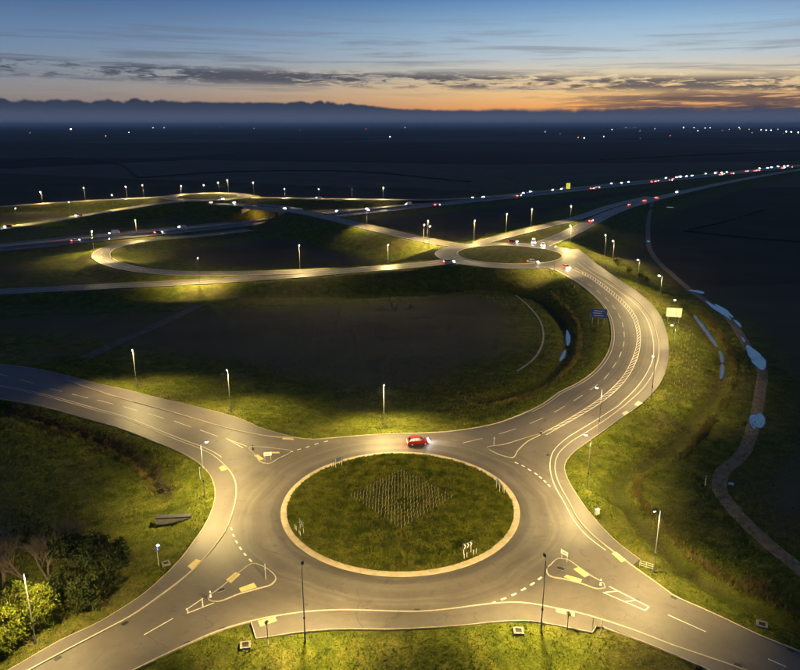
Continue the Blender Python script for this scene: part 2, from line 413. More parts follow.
E_BACK = [(50.77, 143.59), (45.89, 138.13), (42.07, 133.53), (37.12, 127.8), (32.43, 122.06), (30.19, 117.55), (29.62, 112.21), (29.95, 106.27), (30.74, 100.24), (32.79, 92.09), (34.53, 88.3)]
SE_EDGE = [(32.93, 86.86), (35.3, 82.31), (36.22, 80.4), (38.88, 77.75), (40.71, 76), (44.1, 72.52), (47.51, 69.77), (53.75, 64.76), (59.31, 60.29)]
SE_BACK = [(38.13, 60.29), (35.7, 66.57), (33.8, 68.14), (31.06, 70.27), (29.11, 71.64), (25.29, 74.04)]
S_BACK = [(23.66, 73.05), (19.97, 74.23), (16.39, 75.15), (12.59, 75.06), (8.76, 74.5), (3.73, 73.95), (0, 73.68), (-8.68, 73.59), (-13.53, 72.87), (-16.59, 72.16), (-17.54, 71.99)]
SW_EDGE = [(-18.73, 74.87), (-22.14, 73.41), (-26.3, 70.36), (-30.61, 66.73), (-36.25, 60.82)]
STEP_E = [(24.19, 74.14)]
MAIN = join(W_BACK, N_BACK, E_BACK, SE_EDGE, SE_BACK, STEP_E, S_BACK, SW_EDGE)

# kerb lines
W_KERB = [(-49.5, 58.23), (-42.49, 66.88), (-40.23, 69.44), (-36.96, 73.05), (-34.35, 76), (-31.89, 80.19), (-29.77, 84.31), (-28.35, 88.3), (-27.5, 91.83), (-26.89, 96.16), (-27.08, 101.77), (-27.67, 106.61), (-28.76, 111.12), (-30.4, 114.83), (-32.96, 118.75), (-35.66, 122.06), (-38.64, 124.66), (-43.51, 128.03), (-48.69, 131.81), (-59.92, 140), (-65.43, 143.02), (-77.24, 149.74), (-86.41, 154.43), (-95.56, 158.37), (-113.8, 164.64), (-145.44, 173.72)]
N_KERB = [(-82.23, 163.21), (-71.9, 156.05), (-61.23, 149.43), (-52.89, 144.72), (-42.36, 138.4), (-32.67, 132.79), (-27.82, 130.85), (-24.03, 129.9), (-21.2, 129.66)]
S_KERB = [(-36.25, 60.82), (-30.61, 66.73), (-28.21, 68.87), (-26.33, 70.44), (-22.16, 73.5), (-18.89, 75.06), (-17.12, 75.72), (-15.3, 76.2), (-12.83, 76.77), (-10.3, 77.1), (-7.74, 77.26), (-3.86, 77.16), (0, 76.97), (2.57, 76.97), (6.46, 77.46), (10.42, 78.25), (13.08, 78.65), (15.71, 78.75), (18.48, 78.15), (20.17, 77.56), (22.47, 76.87), (25.31, 75.53), (29.57, 73.05), (32.71, 70.87), (35.43, 69.28), (38.69, 67.35), (42.55, 64.76), (49.78, 60.29)]
E_KERB = [(50.21, 146.75), (43.42, 138.4), (38.66, 133.04), (33.46, 127.34), (29.97, 122.06), (28.28, 116.76), (27.72, 110.76), (28.08, 103.98), (28.19, 99.64), (29.31, 94.77), (31.15, 90.54), (32.93, 86.86)]
EDGE_E = [(48.56, 146.46), (41.87, 138.93), (37.8, 134.53), (32.84, 128.96), (29.29, 123.35), (27.53, 117.55), (26.85, 110.76), (27.25, 103.98), (27.48, 99.34), (28.56, 94.22), (30.3, 90.67)]

# the curving arm to the far roundabout (climbs to it)
D_LEFT = [(28.23, 143.59, 0), (31.52, 147.04, 0), (37.49, 155.01, 0.022), (42.79, 160.5, 0.095), (47.82, 166.91, 0.238), (53.35, 176.18, 0.542), (58.8, 188.53, 1.086), (62.18, 199.5, 1.664), (65.06, 212.47, 2.41), (66.51, 225.95, 3.191), (66.38, 236.96, 3.788), (65.63, 247.97, 4.304), (63.84, 260.53, 4.746), (61.13, 274.55, 4.989), (55.52, 287, 5)]
D_RIGHT = [(46.18, 138.4, 0), (52.1, 145.01, 0), (56.86, 151.27, 0.001), (61.57, 158.22, 0.059), (67.22, 168.99, 0.298), (73.02, 182.99, 0.825), (77.87, 197.75, 1.568), (81.05, 211.01, 2.325), (83.15, 226.49, 3.223), (83.04, 240.7, 3.974), (81.97, 255.88, 4.604), (81.24, 271.7, 4.965), (81.02, 287, 5), (81.84, 303.03, 5), (82.36, 324.92, 5)]
D_KERB = [(50.21, 146.75, 0), (57.68, 157.25, 0.046), (62.74, 165.87, 0.212), (67.42, 175.44, 0.514), (72.21, 188.53, 1.086), (75.72, 201.27, 1.764), (78.15, 213.45, 2.468), (79.37, 227.05, 3.254), (78.86, 240.7, 3.974), (77.54, 255.88, 4.604), (76.45, 269.86, 4.942), (76.23, 285.92, 5), (76.93, 304.24, 5), (77.11, 322.19, 5)]
D_EDGE = [(48.56, 146.46, 0), (56.79, 158.54, 0.064), (62.19, 167.94, 0.267), (66.61, 176.92, 0.57), (71.09, 189.34, 1.127), (74.53, 202.16, 1.814), (76.91, 214.44, 2.526), (77.73, 228.17, 3.317), (76.95, 241.34, 4.005), (75.53, 256.64, 4.629), (74.21, 271.7, 4.965), (73.89, 288.09, 5), (73.89, 304.24, 5)]
D_MED_L = [(28.56, 131.57, 0), (32.44, 135.54, 0), (36.32, 139.73, 0), (44.06, 148.83, 0), (53.43, 162.16, 0.127), (61.32, 177.29, 0.585), (67.24, 191.81, 1.252), (70.93, 204.89, 1.97), (72.97, 216.96, 2.673), (73.42, 230.44, 3.442), (72.78, 245.26, 4.186), (71.21, 262.97, 4.809), (68.53, 277.52, 5)]
D_MED_R = [(29.48, 131.09, 0), (33.42, 135.29, 0), (37.6, 139.73, 0), (45.34, 148.53, 0), (54.45, 161.49, 0.114), (62.27, 176.55, 0.556), (68.24, 191.81, 1.252), (72.13, 205.35, 1.996), (74.4, 217.46, 2.703), (74.93, 231.02, 3.474), (74.39, 245.93, 4.216), (72.94, 263.79, 4.829), (70.21, 279.58, 5)]
D_LANE = [(12.4, 127.34, 0), (17.65, 130.14, 0), (25.08, 135.03, 0), (31.08, 140.27, 0), (37.04, 146.75, 0), (44.85, 156.29, 0.035), (50.57, 164.17, 0.17), (54.97, 172.18, 0.398), (59.51, 181.44, 0.757), (63.31, 190.98, 1.209), (66.5, 202.16, 1.814), (68.9, 214.44, 2.526), (69.78, 227.05, 3.254), (69.43, 241.98, 4.035), (67.76, 256.64, 4.629), (64.99, 268.96, 4.929)]

CX, CY, RI = 0.05, 103.8, 19.5          # main island
FX, FY, FZ, FR = 48.5, 311.0, 5.0, 23.5 # far roundabout
GX, GY, GZ, GR = -150.0, 560.0, 6.5, 24.0 # roundabout beyond the motorway
BRIDGE_Z = 7.3

ROADS = [  # name, centre line, width, material, label
 ('link_road', [(-129.39, 508.46, 6.5), (-114.75, 497.17, 7), (-102.06, 486.16, 7.3), (-88.17, 477.01, 7.3), (-71.14, 461.36, 7.3), (-54.36, 439.92, 7.3), (-38.3, 418.84, 6.9), (-16.46, 388.57, 6.1), (5.12, 361.2, 5.3), (21.79, 340.76, 5), (35.13, 329.1, 5)], 10.5, 'asphalt', 'link road carried over the motorway between the two far roundabouts'),
 ('local_road', [(32.85, 306.68, 5), (16.69, 291.41, 5), (0, 285.28, 4.5), (-20.07, 279.48, 4), (-39.5, 274.47, 3.2), (-58.62, 271.12, 2.5), (-77.32, 267.91, 2), (-113.94, 262.65, 1.2), (-148.36, 255.97, 0.8), (-195.4, 244.32, 0.4), (-291.87, 221.36, 0)], 9.5, 'asphalt', 'straight road running west from the far roundabout'),
 ('loop_road', [(-28.31, 281.48, 3.6), (-44.34, 280.41, 3.2), (-60.48, 280.36, 2.8), (-81.07, 281.8, 2.3), (-99.12, 287.32, 1.8), (-115.62, 298.39, 1.3), (-131.18, 314.88, 0.8), (-141.67, 331.78, 0.5), (-146.98, 349.72, 0.3), (-146.32, 366.25, 0.1), (-140.29, 380.13, 0), (-129.81, 389.55, -0.1), (-118.47, 398.17, -0.3), (-106.94, 408.39, -0.4), (-90.16, 425.34, -0.5)], 8.5, 'asphalt', 'looping slip road that doubles back to the motorway'),
 ('motorway', [(-365.39, 227.02, -0.5), (-266.67, 309.83, -0.5), (-206.93, 363.56, -0.5), (-168.75, 396.89, -0.5), (-125.61, 433.94, -0.5), (-91.56, 464.38, -0.5), (-49.36, 502.11, -0.5), (0, 548.3, -0.5), (108.19, 646.99, -0.5), (205.24, 738.9, -0.5), (371.25, 894.72, -0.5), (623.33, 1131.34, -0.5), (1388.47, 1843.92, -0.5), (2598.75, 2720.1, -0.5)], 27.0, 'asphalt_motorway', 'dark motorway crossing the plain under the bridge'),
 ('slip_road', [(66.94, 336.29, 5), (86.69, 371.03, 4.6), (115.47, 431.34, 3.2), (159.56, 517.55, 1.6), (222.22, 612.71, 0.6), (297.55, 713.73, 0.1), (443.29, 890.28, -0.2), (677.34, 1143.82, -0.4)], 10.0, 'asphalt', 'slip road dropping from the far roundabout to the motorway'),
 ('slip_road', [(37.93, 342.27, 5), (51, 359.8, 5), (67.78, 383.56, 4.9), (87, 411.26, 4.4), (115.73, 457.33, 3.3), (156.17, 531.22, 1.9), (215.93, 619.44, 0.8)], 8.0, 'asphalt', 'upper slip road leaving the far roundabout'),
 ('far_road', [(-158.9, 555.8, 6.5), (-180.2, 561.89, 6.3), (-202.12, 557.18, 5.6), (-231.59, 552.85, 4.5), (-266.81, 545.31, 3), (-296.95, 530.3, 2), (-367.95, 475.88, 1), (-489.84, 383.59, 0)], 9.0, 'asphalt', 'road running west from the roundabout beyond the motorway'),
 ('slip_road', [(-161.15, 529.3, 6.5), (-177.79, 508.33, 5.6), (-192.54, 490.61, 4.3), (-211.3, 469.88, 2.4), (-227.25, 448.05, 1), (-240.69, 426.05, 0.3), (-274.87, 371.95, -0.3), (-315.04, 313.99, -0.4)], 9.0, 'asphalt', 'slip road dropping west to the motorway from its far side'),
 ('slip_road', [(-133.32, 555.8, 6.5), (-108.78, 557.01, 6), (-63.13, 565.49, 4.4), (-16.12, 577.33, 2.6), (24.7, 589.77, 1.2), (69.07, 618.9, 0), (131.66, 675.65, -0.4)], 9.0, 'asphalt', 'lit slip road falling east along the far side of the motorway'),
]

# gravel track, ditches and water beside the fields
TRACK = [(201.1, 570.39, -1.2), (172.79, 493.62, -1.2), (143.94, 409.87, -1.2), (128.72, 361.55, -1.2), (121.97, 333.21, -1.2), (116.55, 297.83, -1.2), (112.89, 268.93, -1.2), (111.09, 247.84, -1.2), (109.44, 230.95, -1.2), (104.95, 211.51, -1.2), (100.41, 195.85, -1.2), (97.27, 183.91, -1.2), (93.57, 172.45, -1.2), (86.08, 158.17, -1.2), (79.41, 145.88, -1.2), (73.68, 136.2, -1.2), (69.01, 128.51, -1.2), (63.84, 121.96, -1.2), (59.07, 117.13, -1.2), (56.41, 112.25, -1.2), (55.4, 106.39, -1.2), (55.52, 99.83, -1.2), (56.21, 94.47, -1.2), (57.39, 87.63, -1.2), (58.99, 78.51, -1.2), (62.05, 69.83, -1.2)]
DITCH_E = [(100.47, 239.12, -1.2), (97.22, 220.84, -1.2), (93.8, 204.98, -1.2), (90.11, 190.17, -1.2), (85.3, 177.2, -1.2), (80.12, 166.47, -1.2), (73.5, 155.57, -1.2), (66.73, 145.88, -1.2), (61.71, 138.77, -1.2), (54.1, 128.51, -1.2), (47.64, 122.38, -1.2), (42.07, 117.91, -1.2), (38.55, 112.25, -1.2), (37.86, 107.05, -1.2), (38.79, 101.03, -1.2), (39.48, 95.56, -1.2), (40.44, 91.07, -1.2), (41.7, 87.16, -1.2), (44.21, 83.08, -1.2), (47.49, 79.11, -1.2), (50.77, 75.43, -1.2), (56.85, 69.18, -1.2)]
DITCH_W = [(-122.96, 156.21, -1.2), (-104.09, 152.42, -1.2), (-89.76, 147.33, -1.2), (-81.04, 143.35, -1.2), (-71.88, 137.74, -1.2), (-60.61, 130.83, -1.2), (-50.96, 123.65, -1.2), (-44.38, 115.97, -1.2), (-40.27, 108.74, -1.2)]
DITCH_C = [(11.61, 267.19, -1.2), (27.08, 267.19, -1.2), (40.14, 263.77, -1.2), (48.85, 254.78, -1.2), (52.6, 237.03, -1.2), (52.67, 217.25, -1.2), (50.03, 200.83, -1.2), (45.8, 186.54, -1.2), (39.87, 174.01, -1.2), (33.52, 163.62, -1.2), (26.11, 156.86, -1.2), (18.51, 152.42, -1.2)]

def ribbon_edges(pts, w, step=3.0):
    c = spline(pts, step); return c, offset(c, w/2), offset(c, -w/2)
ROAD_GEO = [(n, *ribbon_edges(p_, w, 5.0), w) for n, p_, w, m, l in ROADS]

D_N = 110
DL = even(spline([p[:2] for p in D_LEFT], 2.0), D_N); DR = even(spline([p[:2] for p in D_RIGHT], 2.0), D_N)

# ------------------------------------------------------------------ terrain heights
def seg_dist(X, Y, pl, closed=False):
    """distance to a polyline and z of the nearest point on it"""
    pl = np.asarray(pl, float); q = np.roll(pl, -1, 0) if closed else pl[1:]; p_ = pl if closed else pl[:-1]
    best = np.full(X.shape, 1e18); zz = np.zeros(X.shape)
    for a, b in zip(p_, q):
        dx, dy = b[0]-a[0], b[1]-a[1]; L = dx*dx+dy*dy
        if L < 1e-9: continue
        t = np.clip(((X-a[0])*dx+(Y-a[1])*dy)/L, 0, 1)
        d = (X-a[0]-t*dx)**2+(Y-a[1]-t*dy)**2
        k = d < best; best = np.where(k, d, best)
        if pl.shape[1] > 2: zz = np.where(k, a[2]+t*(b[2]-a[2]), zz)
    return np.sqrt(best), zz
def inside(X, Y, pl):
    pl = np.asarray(pl, float); c = np.zeros(X.shape, bool); j = len(pl)-1
    for i in range(len(pl)):
        xi, yi, xj, yj = pl[i][0], pl[i][1], pl[j][0], pl[j][1]
        if yi != yj:
            c ^= ((yi > Y) != (yj > Y)) & (X < (xj-xi)*(Y-yi)/(yj-yi)+xi)
        j = i
    return c
D_OUT = np.concatenate([DL, DR[::-1]])
def near(X, Y, box, m):
    return (X > box[0]-m) & (X < box[1]+m) & (Y > box[2]-m) & (Y < box[3]+m)
def bbox(pl): pl = np.asarray(pl); return pl[:, 0].min(), pl[:, 0].max(), pl[:, 1].min(), pl[:, 1].max()
MOT = [g for g in ROAD_GEO if g[0] == 'motorway'][0]
def sm(t): t = np.clip(t, 0, 1); return t*t*(3-2*t)
DITCHES = [(spline([p[:2] for p in pl], 6.0), w, dep) for pl, w, dep in ((DITCH_E, 3.2, 1.15), (DITCH_W, 2.6, 0.6), (DITCH_C, 3.2, 1.1))]
def terrain(X, Y):
    """height, distance to nearest tarmac edge, distance to nearest ditch"""
    X = np.asarray(X, float); Y = np.asarray(Y, float)
    und = (np.sin(X*0.021+1.3)*np.cos(Y*0.017)+np.sin(X*0.05+Y*0.043))*0.12
    h = -1.25+und*np.clip((1500-np.hypot(X, Y))/1000, 0, 1)
    dmin = np.full(X.shape, 1e9); cap = np.full(X.shape, 1e9)
    def area(d_out, ins, z, slope, under):
        nonlocal h, dmin, cap
        d = np.where(ins, 0, d_out)
        h = np.maximum(h, z-0.05-slope*np.maximum(0, d-2.5))
        cap = np.minimum(cap, np.where(ins, z-under, 1e9)); dmin = np.minimum(dmin, np.where(ins, -d_out, d_out))
    def do(mask, fn):
        # evaluate only where it can matter
        idx = np.nonzero(mask)
        if len(idx[0]) == 0: return
        d, i, z, s, u = fn(X[idx], Y[idx])
        D = np.full(X.shape, 1e9); I = np.zeros(X.shape, bool); Z = np.full(X.shape, -1e3)
        D[idx] = d; I[idx] = i; Z[idx] = z; area(D, I, Z, s, u)
    do(near(X, Y, bbox(MAIN), 60), lambda x, y: (seg_dist(x, y, MAIN, True)[0], inside(x, y, MAIN), np.zeros(x.shape), 0.30, 0.25))
    zdv = lambda y: 5*sm((y-150)/128)
    do(near(X, Y, bbox(D_OUT), 60), lambda x, y: (seg_dist(x, y, D_OUT, True)[0], inside(x, y, D_OUT), zdv(y), 0.34, 0.25))
    for cx, cy_, cz, cr in ((FX, FY, FZ, FR+9.5), (GX, GY, GZ, GR+10)):
        def disc(x, y, cx=cx, cy_=cy_, cz=cz, cr=cr):
            d = np.hypot(x-cx, y-cy_)-cr; return np.abs(d), d < 0, np.full(x.shape, cz), 0.34, 0.4
        do(near(X, Y, (cx-cr, cx+cr, cy_-cr, cy_+cr), 60), disc)
    dm = None
    for n, c, a, b, w in ROAD_GEO:
        def rd(x, y, c=c, w=w, n=n):
            d, z = seg_dist(x, y, c); return np.abs(d-w/2), d < w/2, z, 0.36, 0.45
        do(near(X, Y, bbox(c), 45), rd)
    m = near(X, Y, bbox(MOT[1]), 60); idx = np.nonzero(m)
    if len(idx[0]):
        d, z = seg_dist(X[idx], Y[idx], MOT[1]); cut = z-0.45+np.maximum(0, d-15.5)*1.1
        hh = h[idx]; h[idx] = np.minimum(hh, cut)
        cc = cap[idx]; cap[idx] = np.where(cc > 1e8, cc, np.where(d < 15.5, np.minimum(cc, z-0.45), cc))
    h = np.minimum(h, cap)
    dd = np.full(X.shape, 1e9)
    for pl, w, dep in DITCHES:
        idx = np.nonzero(near(X, Y, bbox(pl), 30))
        if len(idx[0]) == 0: continue
        d, _ = seg_dist(X[idx], Y[idx], pl); k = sm(1-d/w)*np.where(dmin[idx] > 0.8, 1, 0)
        h[idx] = h[idx]*(1-k)+(-1.2-dep)*k; dd[idx] = np.minimum(dd[idx], d)
    return h, dmin, dd

def axis(parts):
    out = [parts[0][0]]
    for a, b, s in parts:
        n = max(1, round((b-a)/s)); out += list(np.linspace(a, b, n+1)[1:])
    return out
def geo(a, s, g, end):
    out = []; x = a
    while x < end: s *= g; x += s; out.append(x)
    return out
gx = axis([(-420, -170, 4), (-170, 170, 2), (170, 420, 4)]); far = geo(420, 4.5, 1.13, 45000)
gx = [-v for v in far[::-1]]+gx+far
gy = axis([(-150, 56, 7), (56, 330, 2), (330, 740, 4)])+geo(740, 4.5, 1.13, 60000)
GXX, GYY = np.meshgrid(np.array(gx), np.array(gy))
H, DM, DD = terrain(GXX, GYY)
nx, ny = len(gx), len(gy); AX, AY = np.array(gx), np.array(gy)
def grid_at(A, x, y):
    i = min(max(int(np.searchsorted(AX, x))-1, 0), nx-2); j = min(max(int(np.searchsorted(AY, y))-1, 0), ny-2)
    u = (x-AX[i])/(AX[i+1]-AX[i]); v = (y-AY[j])/(AY[j+1]-AY[j])
    return float((A[j, i]*(1-u)+A[j, i+1]*u)*(1-v)+(A[j+1, i]*(1-u)+A[j+1, i+1]*u)*v)
def ground_z(x, y): return grid_at(H, x, y)
tv = np.column_stack([GXX.ravel(), GYY.ravel(), H.ravel()])
ii = (np.arange(ny-1)[:, None]*nx+np.arange(nx-1)[None]).ravel()
tf = np.column_stack([ii, ii+1, ii+nx+1, ii+nx])
me = bpy.data.meshes.new('ground')
me.vertices.add(len(tv)); me.vertices.foreach_set('co', tv.ravel())
me.loops.add(tf.size); me.loops.foreach_set('vertex_index', tf.ravel())
me.polygons.add(len(tf)); me.polygons.foreach_set('loop_start', np.arange(len(tf))*4); me.polygons.foreach_set('loop_total', np.full(len(tf), 4))
me.polygons.foreach_set('use_smooth', np.ones(len(tf), bool))
me.update(calc_edges=True); me.materials.append(MATS['ground'])
fa = me.attributes.new('field', 'FLOAT', 'POINT'); fa.data.foreach_set('value', sm((DM-22)/16).ravel().astype(np.float32))
ba = me.attributes.new('bank', 'FLOAT', 'POINT'); ba.data.foreach_set('value', (sm(1-(DD-0.6)/1.7)*0.9).ravel().astype(np.float32))
tag(obj('ground', me), 'flat grassy verges and dark open fields running to the horizon', kind='structure')

# ------------------------------------------------------------------ main roundabout tarmac, footways and kerbs
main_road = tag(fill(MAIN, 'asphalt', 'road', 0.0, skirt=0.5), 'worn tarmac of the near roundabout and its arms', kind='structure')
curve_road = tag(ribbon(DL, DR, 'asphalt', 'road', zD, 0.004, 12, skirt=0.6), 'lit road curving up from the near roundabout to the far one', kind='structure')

def sub(pl, x0=None, x1=None, y0=None, y1=None):
    s = spline(pl, 1.0); k = np.ones(len(s), bool)
    if x0 is not None: k &= s[:, 0] >= x0
    if x1 is not None: k &= s[:, 0] <= x1
    if y0 is not None: k &= s[:, 1] >= y0
    if y1 is not None: k &= s[:, 1] <= y1
    return s[k]
def footway(a, b, label, zf=None, dz=0.10, n=None):
    a = spline([p[:2] for p in a], 1.2); b = spline([p[:2] for p in b], 1.2)
    n = n or max(8, int(length(a)/1.5))
    return tag(ribbon(even(a, n), even(b, n), 'asphalt_path', 'pavement', zf, dz, 2 if zf else 1, skirt=0.3), label, kind='structure')
fw_w = footway(W_KERB, W_BACK[:1]+W_BACK[1:], 'tarmac footway sweeping round the west side of the near roundabout')
fw_n = footway(N_KERB, [(-85.47, 167.57), (-75.5, 161.8), (-63.53, 155.72), (-54.92, 150.96), (-44.23, 145.3), (-34.06, 139.19), (-28.46, 134.28), (-21.67, 130.14)], 'tarmac footway along the north side of the west arm')
S_KERB_F = [(-18.76, 75.06), (-17.12, 75.72), (-15.3, 76.2), (-12.83, 76.77), (-10.3, 77.1), (-7.74, 77.26), (-3.86, 77.16), (0, 76.97), (2.57, 76.97), (6.46, 77.46), (10.42, 78.25), (13.08, 78.65), (15.71, 78.75), (18.48, 78.15), (20.17, 77.56), (22.47, 76.87), (24.53, 75.91)]
fw_s = footway(S_KERB_F, [(-17.54, 71.99), (-16.59, 72.16), (-13.53, 72.87), (-8.68, 73.59), (0, 73.68), (3.73, 73.95), (8.76, 74.5), (12.59, 75.06), (16.39, 75.15), (19.97, 74.23), (23.66, 73.05)], 'tarmac footway along the south side of the near roundabout')
fw_se = footway([(24.53, 75.91), (25.31, 75.53), (29.57, 73.05), (32.71, 70.87), (35.43, 69.28), (38.69, 67.35), (42.55, 64.76), (49.78, 60.29)], [(24.45, 74.17), (25.29, 74.04), (29.11, 71.64), (31.06, 70.27), (33.8, 68.14), (35.7, 66.57), (39.88, 63.88), (45.54, 60.29)], 'narrow footway running out along the south east arm')
fw_e = footway([(50.21, 146.75), (43.42, 138.4), (38.66, 133.04), (33.46, 127.34), (29.97, 122.06), (28.28, 116.76), (27.72, 110.76), (28.08, 103.98), (28.19, 99.64), (29.31, 94.77), (31.15, 90.54), (32.9, 87.21)], [(50.77, 143.59), (45.89, 138.13), (42.07, 133.53), (37.12, 127.8), (32.43, 122.06), (30.19, 117.55), (29.62, 112.21), (29.95, 106.27), (30.74, 100.24), (32.79, 92.09), (34.53, 88.3)], 'tarmac footway round the east side of the near roundabout')
DKE = even(spline([p[:2] for p in D_KERB], 2.0), 90); DRE = even(spline([p[:2] for p in D_RIGHT], 2.0), 90)
fw_d = tag(ribbon(DKE, DRE, 'asphalt_path', 'pavement', zD, 0.105, 4, skirt=0.3), 'wide footway on the outside of the curving road', kind='structure')

def kerb(pl, parent, zf=None, w=0.20, h=0.125, step=1.2):
    return strip_line(spline([p[:2] for p in pl], step), w, 'kerb', 'kerb', zf, 0.0, parent, h)
kerb(W_KERB, main_road); kerb(N_KERB, main_road); kerb(S_KERB, main_road); kerb(E_KERB, main_road)
kerb(SE_EDGE, main_road); kerb(D_KERB, curve_road, zD); kerb(D_LEFT, curve_road, zD)
kerb([(-21.63, 129.9), (-17.91, 128.96), (-12.02, 129.9), (-7.06, 130.85), (0, 131.57), (10.21, 132.79), (18.78, 136.05), (25.9, 141.36), (32.65, 148.23)], main_road)
kerb(W_BACK, main_road, w=0.09, h=0.11); kerb(E_BACK, main_road, w=0.09, h=0.11); kerb(S_BACK, main_road, w=0.09, h=0.11)
kerb(SE_BACK, main_road, w=0.09, h=0.11); kerb([(24.45, 74.17), (23.66, 73.05)], main_road, w=0.09, h=0.11); kerb([(-18.73, 74.87), (-17.54, 71.99)], main_road, w=0.09, h=0.11)
kerb([(-158.6, 191.06), (-124.1, 181.15), (-104.54, 174.92), (-95.3, 172.15), (-85.47, 167.57), (-75.5, 161.8), (-63.53, 155.72), (-54.92, 150.96), (-44.23, 145.3), (-34.06, 139.19), (-28.46, 134.28), (-21.67, 130.14)], main_road, w=0.09, h=0.11)

# painted lines
def line(pl, parent=main_road, zf=None, w=0.13, dz=0.008):
    return strip_line(spline([p[:2] for p in pl], 1.5), w, 'paint', 'edge_line', zf, dz, parent)
line(EDGE_E)
line(D_EDGE, curve_road, zD, 0.14, 0.012)
dl_in = offset(spline([p[:2] for p in D_LEFT], 1.5), -0.75)
strip_line(dl_in, 0.14, 'paint', 'edge_line', zD, 0.012, curve_road)
w_in = offset(sub(W_KERB, x1=-34, y0=112), -0.9)
strip_line(w_in, 0.12, 'paint', 'edge_line', None, 0.008, main_road)
def dash(a, b, w=0.13, parent=main_road, zf=None, dz=0.009, mat='paint', name='lane_dash'):
    a = np.array(a[:2], float); b = np.array(b[:2], float); n = max(2, int(np.linalg.norm(b-a)/1.5)+1)
    pts = np.array([a+(b-a)*t for t in np.linspace(0, 1, n)])
    return strip_line(pts, w, mat, name, zf, dz, parent)
def dashes(pl, on, off, parent, zf=None, w=0.13, dz=0.012, start=0.0):
    s = spline([p[:2] for p in pl], 0.5); L = length(s); d = np.r_[0, np.cumsum(np.linalg.norm(np.diff(s, axis=0), axis=1))]
    t = start
    while t+on < L:
        q = np.array([[np.interp(v, d, s[:, k]) for k in (0, 1)] for v in np.linspace(t, t+on, 5)])
        strip_line(q, w, 'paint', 'lane_dash', zf, dz, parent); t += on+off
dashes(D_LANE, 4.6, 4.2, curve_road, zD, 0.14)
for seg in ([(-83.14, 157.37), (-79.38, 155.4)], [(-76.32, 153.79), (-71.53, 151.27)], [(-68.96, 150.04), (-64.39, 147.64)], [(-61.59, 146.17), (-57.66, 143.87)], [(-54.67, 142.19), (-50.33, 139.46)], [(-47.79, 138.13), (-43.32, 135.03)], [(-41.04, 133.53), (-36.57, 130.37)],
            [(-34.74, 129.43), (-29.79, 125.76)], [(-34.74, 129.43), (-30.42, 125.1)],
            [(-31.42, 72.69), (-28.79, 75.72)], [(34.23, 76.39), (37.78, 73.23)], [(43.13, 68.62), (44.58, 67.35)], [(-93.46, 163.56), (-88.62, 160.76)], [(-103.9, 169.07), (-97.75, 166.09)]):
    dash(*seg)
for seg in ([(-27.62, 77.36), (-26.04, 79.67)], [(-27.29, 76.68), (-24.36, 78.75)], [(-27.64, 77.65), (-27.13, 76.77)], [(-26.17, 79.67), (-25.58, 77.95)], [(28.35, 82.21), (32.33, 77.95)], [(27.18, 80.92), (31.59, 77.26)], [(31.59, 77.26), (32.33, 77.95)], [(27.45, 80.92), (29.27, 81.2)], [(29.39, 78.96), (31.07, 79.26)]):
    dash(*seg, w=0.16)
def giveway(pts, w=0.28, L=0.85):
    p_ = [np.array(q[:2]) for q in pts]
    for i, q in enumerate(p_):
        a = p_[max(0, i-1)]; b = p_[min(len(p_)-1, i+1)]; d = (b-a)/np.linalg.norm(b-a)
        dash(q-d*L/2, q+d*L/2, w, name='give_way_dash')
giveway([(-26.11, 96.44), (-25.39, 94.63), (-24.54, 92.88), (-23.57, 91.18), (-22.59, 89.66), (-21.49, 88.18)])
giveway([(12.18, 78.75), (13.67, 79.57), (15.2, 80.5), (16.64, 81.56), (18.07, 82.75), (19.32, 83.97)])
giveway([(21.57, 118.75), (22.58, 117.55), (23.49, 115.98), (24.39, 114.45), (24.95, 113.14), (25.46, 111.67), (25.87, 110.23)])
giveway([(-20.86, 123.35), (-19.48, 124.44), (-17.98, 125.54), (-16.38, 126.89), (-14.63, 128.03)])
# hatched median on the curve
for pl in (D_MED_L, D_MED_R): strip_line(spline([p[:2] for p in pl], 1.5), 0.15, 'paint', 'edge_line', zD, 0.013, curve_road)
ml = even(spline([p[:2] for p in D_MED_L], 1.0), 66); mr = even(spline([p[:2] for p in D_MED_R], 1.0), 66)
for i in range(1, 62): dash(ml[i], mr[min(65, i+1)], 0.16, curve_road, zD, 0.010, name='hatch_bar')

# splitter islands
def island(pl, label, mat='asphalt_path'):
    s = spline(pl, 0.6, True)
    o = tag(fill(s, mat, 'traffic_island', 0.10, skirt=0.12), label, kind='structure')
    s2 = np.vstack([s, s[:2]]); strip_line(s2, 0.16, 'kerb', 'kerb', None, 0.0, o, 0.125); return o
isl_w = island([(-29.11, 125.32), (-27.23, 121.64), (-25.35, 118.67), (-24.37, 118.35), (-22.86, 120.39), (-20.9, 123.56), (-23.95, 124.66), (-26.78, 125.32)], 'small triangular traffic island on the west arm')
isl_sw = island([(-25.43, 79.88), (-24.58, 81.24), (-23.36, 83.52), (-22.08, 85.91), (-21.1, 87.33), (-19.24, 86.5), (-17.88, 85.22), (-17.1, 83.86), (-17.44, 82.64), (-19.15, 81.67), (-21.35, 80.61), (-24.41, 78.96), (-25.14, 79.26)], 'triangular traffic island on the south west arm')
isl_se = island([(20.61, 85.91), (21.48, 87.09), (22.93, 88.54), (24.03, 88.3), (25.09, 86.74), (26.59, 84.31), (27.79, 82.64), (27.68, 81.77), (26.82, 81.56), (24.81, 82.71), (22.59, 83.75), (20.68, 84.53)], 'triangular traffic island on the south east arm')
isl_ne = island([(16.86, 125.1), (17.97, 123.13), (19.64, 121.43), (20.86, 120.8), (22.69, 124), (25.08, 127.8), (28.56, 131.57), (27.21, 130.85), (23.84, 128.73), (20.15, 126.44)], 'triangular traffic island on the north east arm')
def slab(pl, parent, z=0.108, mat='tactile'):
    return fill([p[:2] for p in pl], mat, 'tactile_slab', z, parent, skirt=0.02)
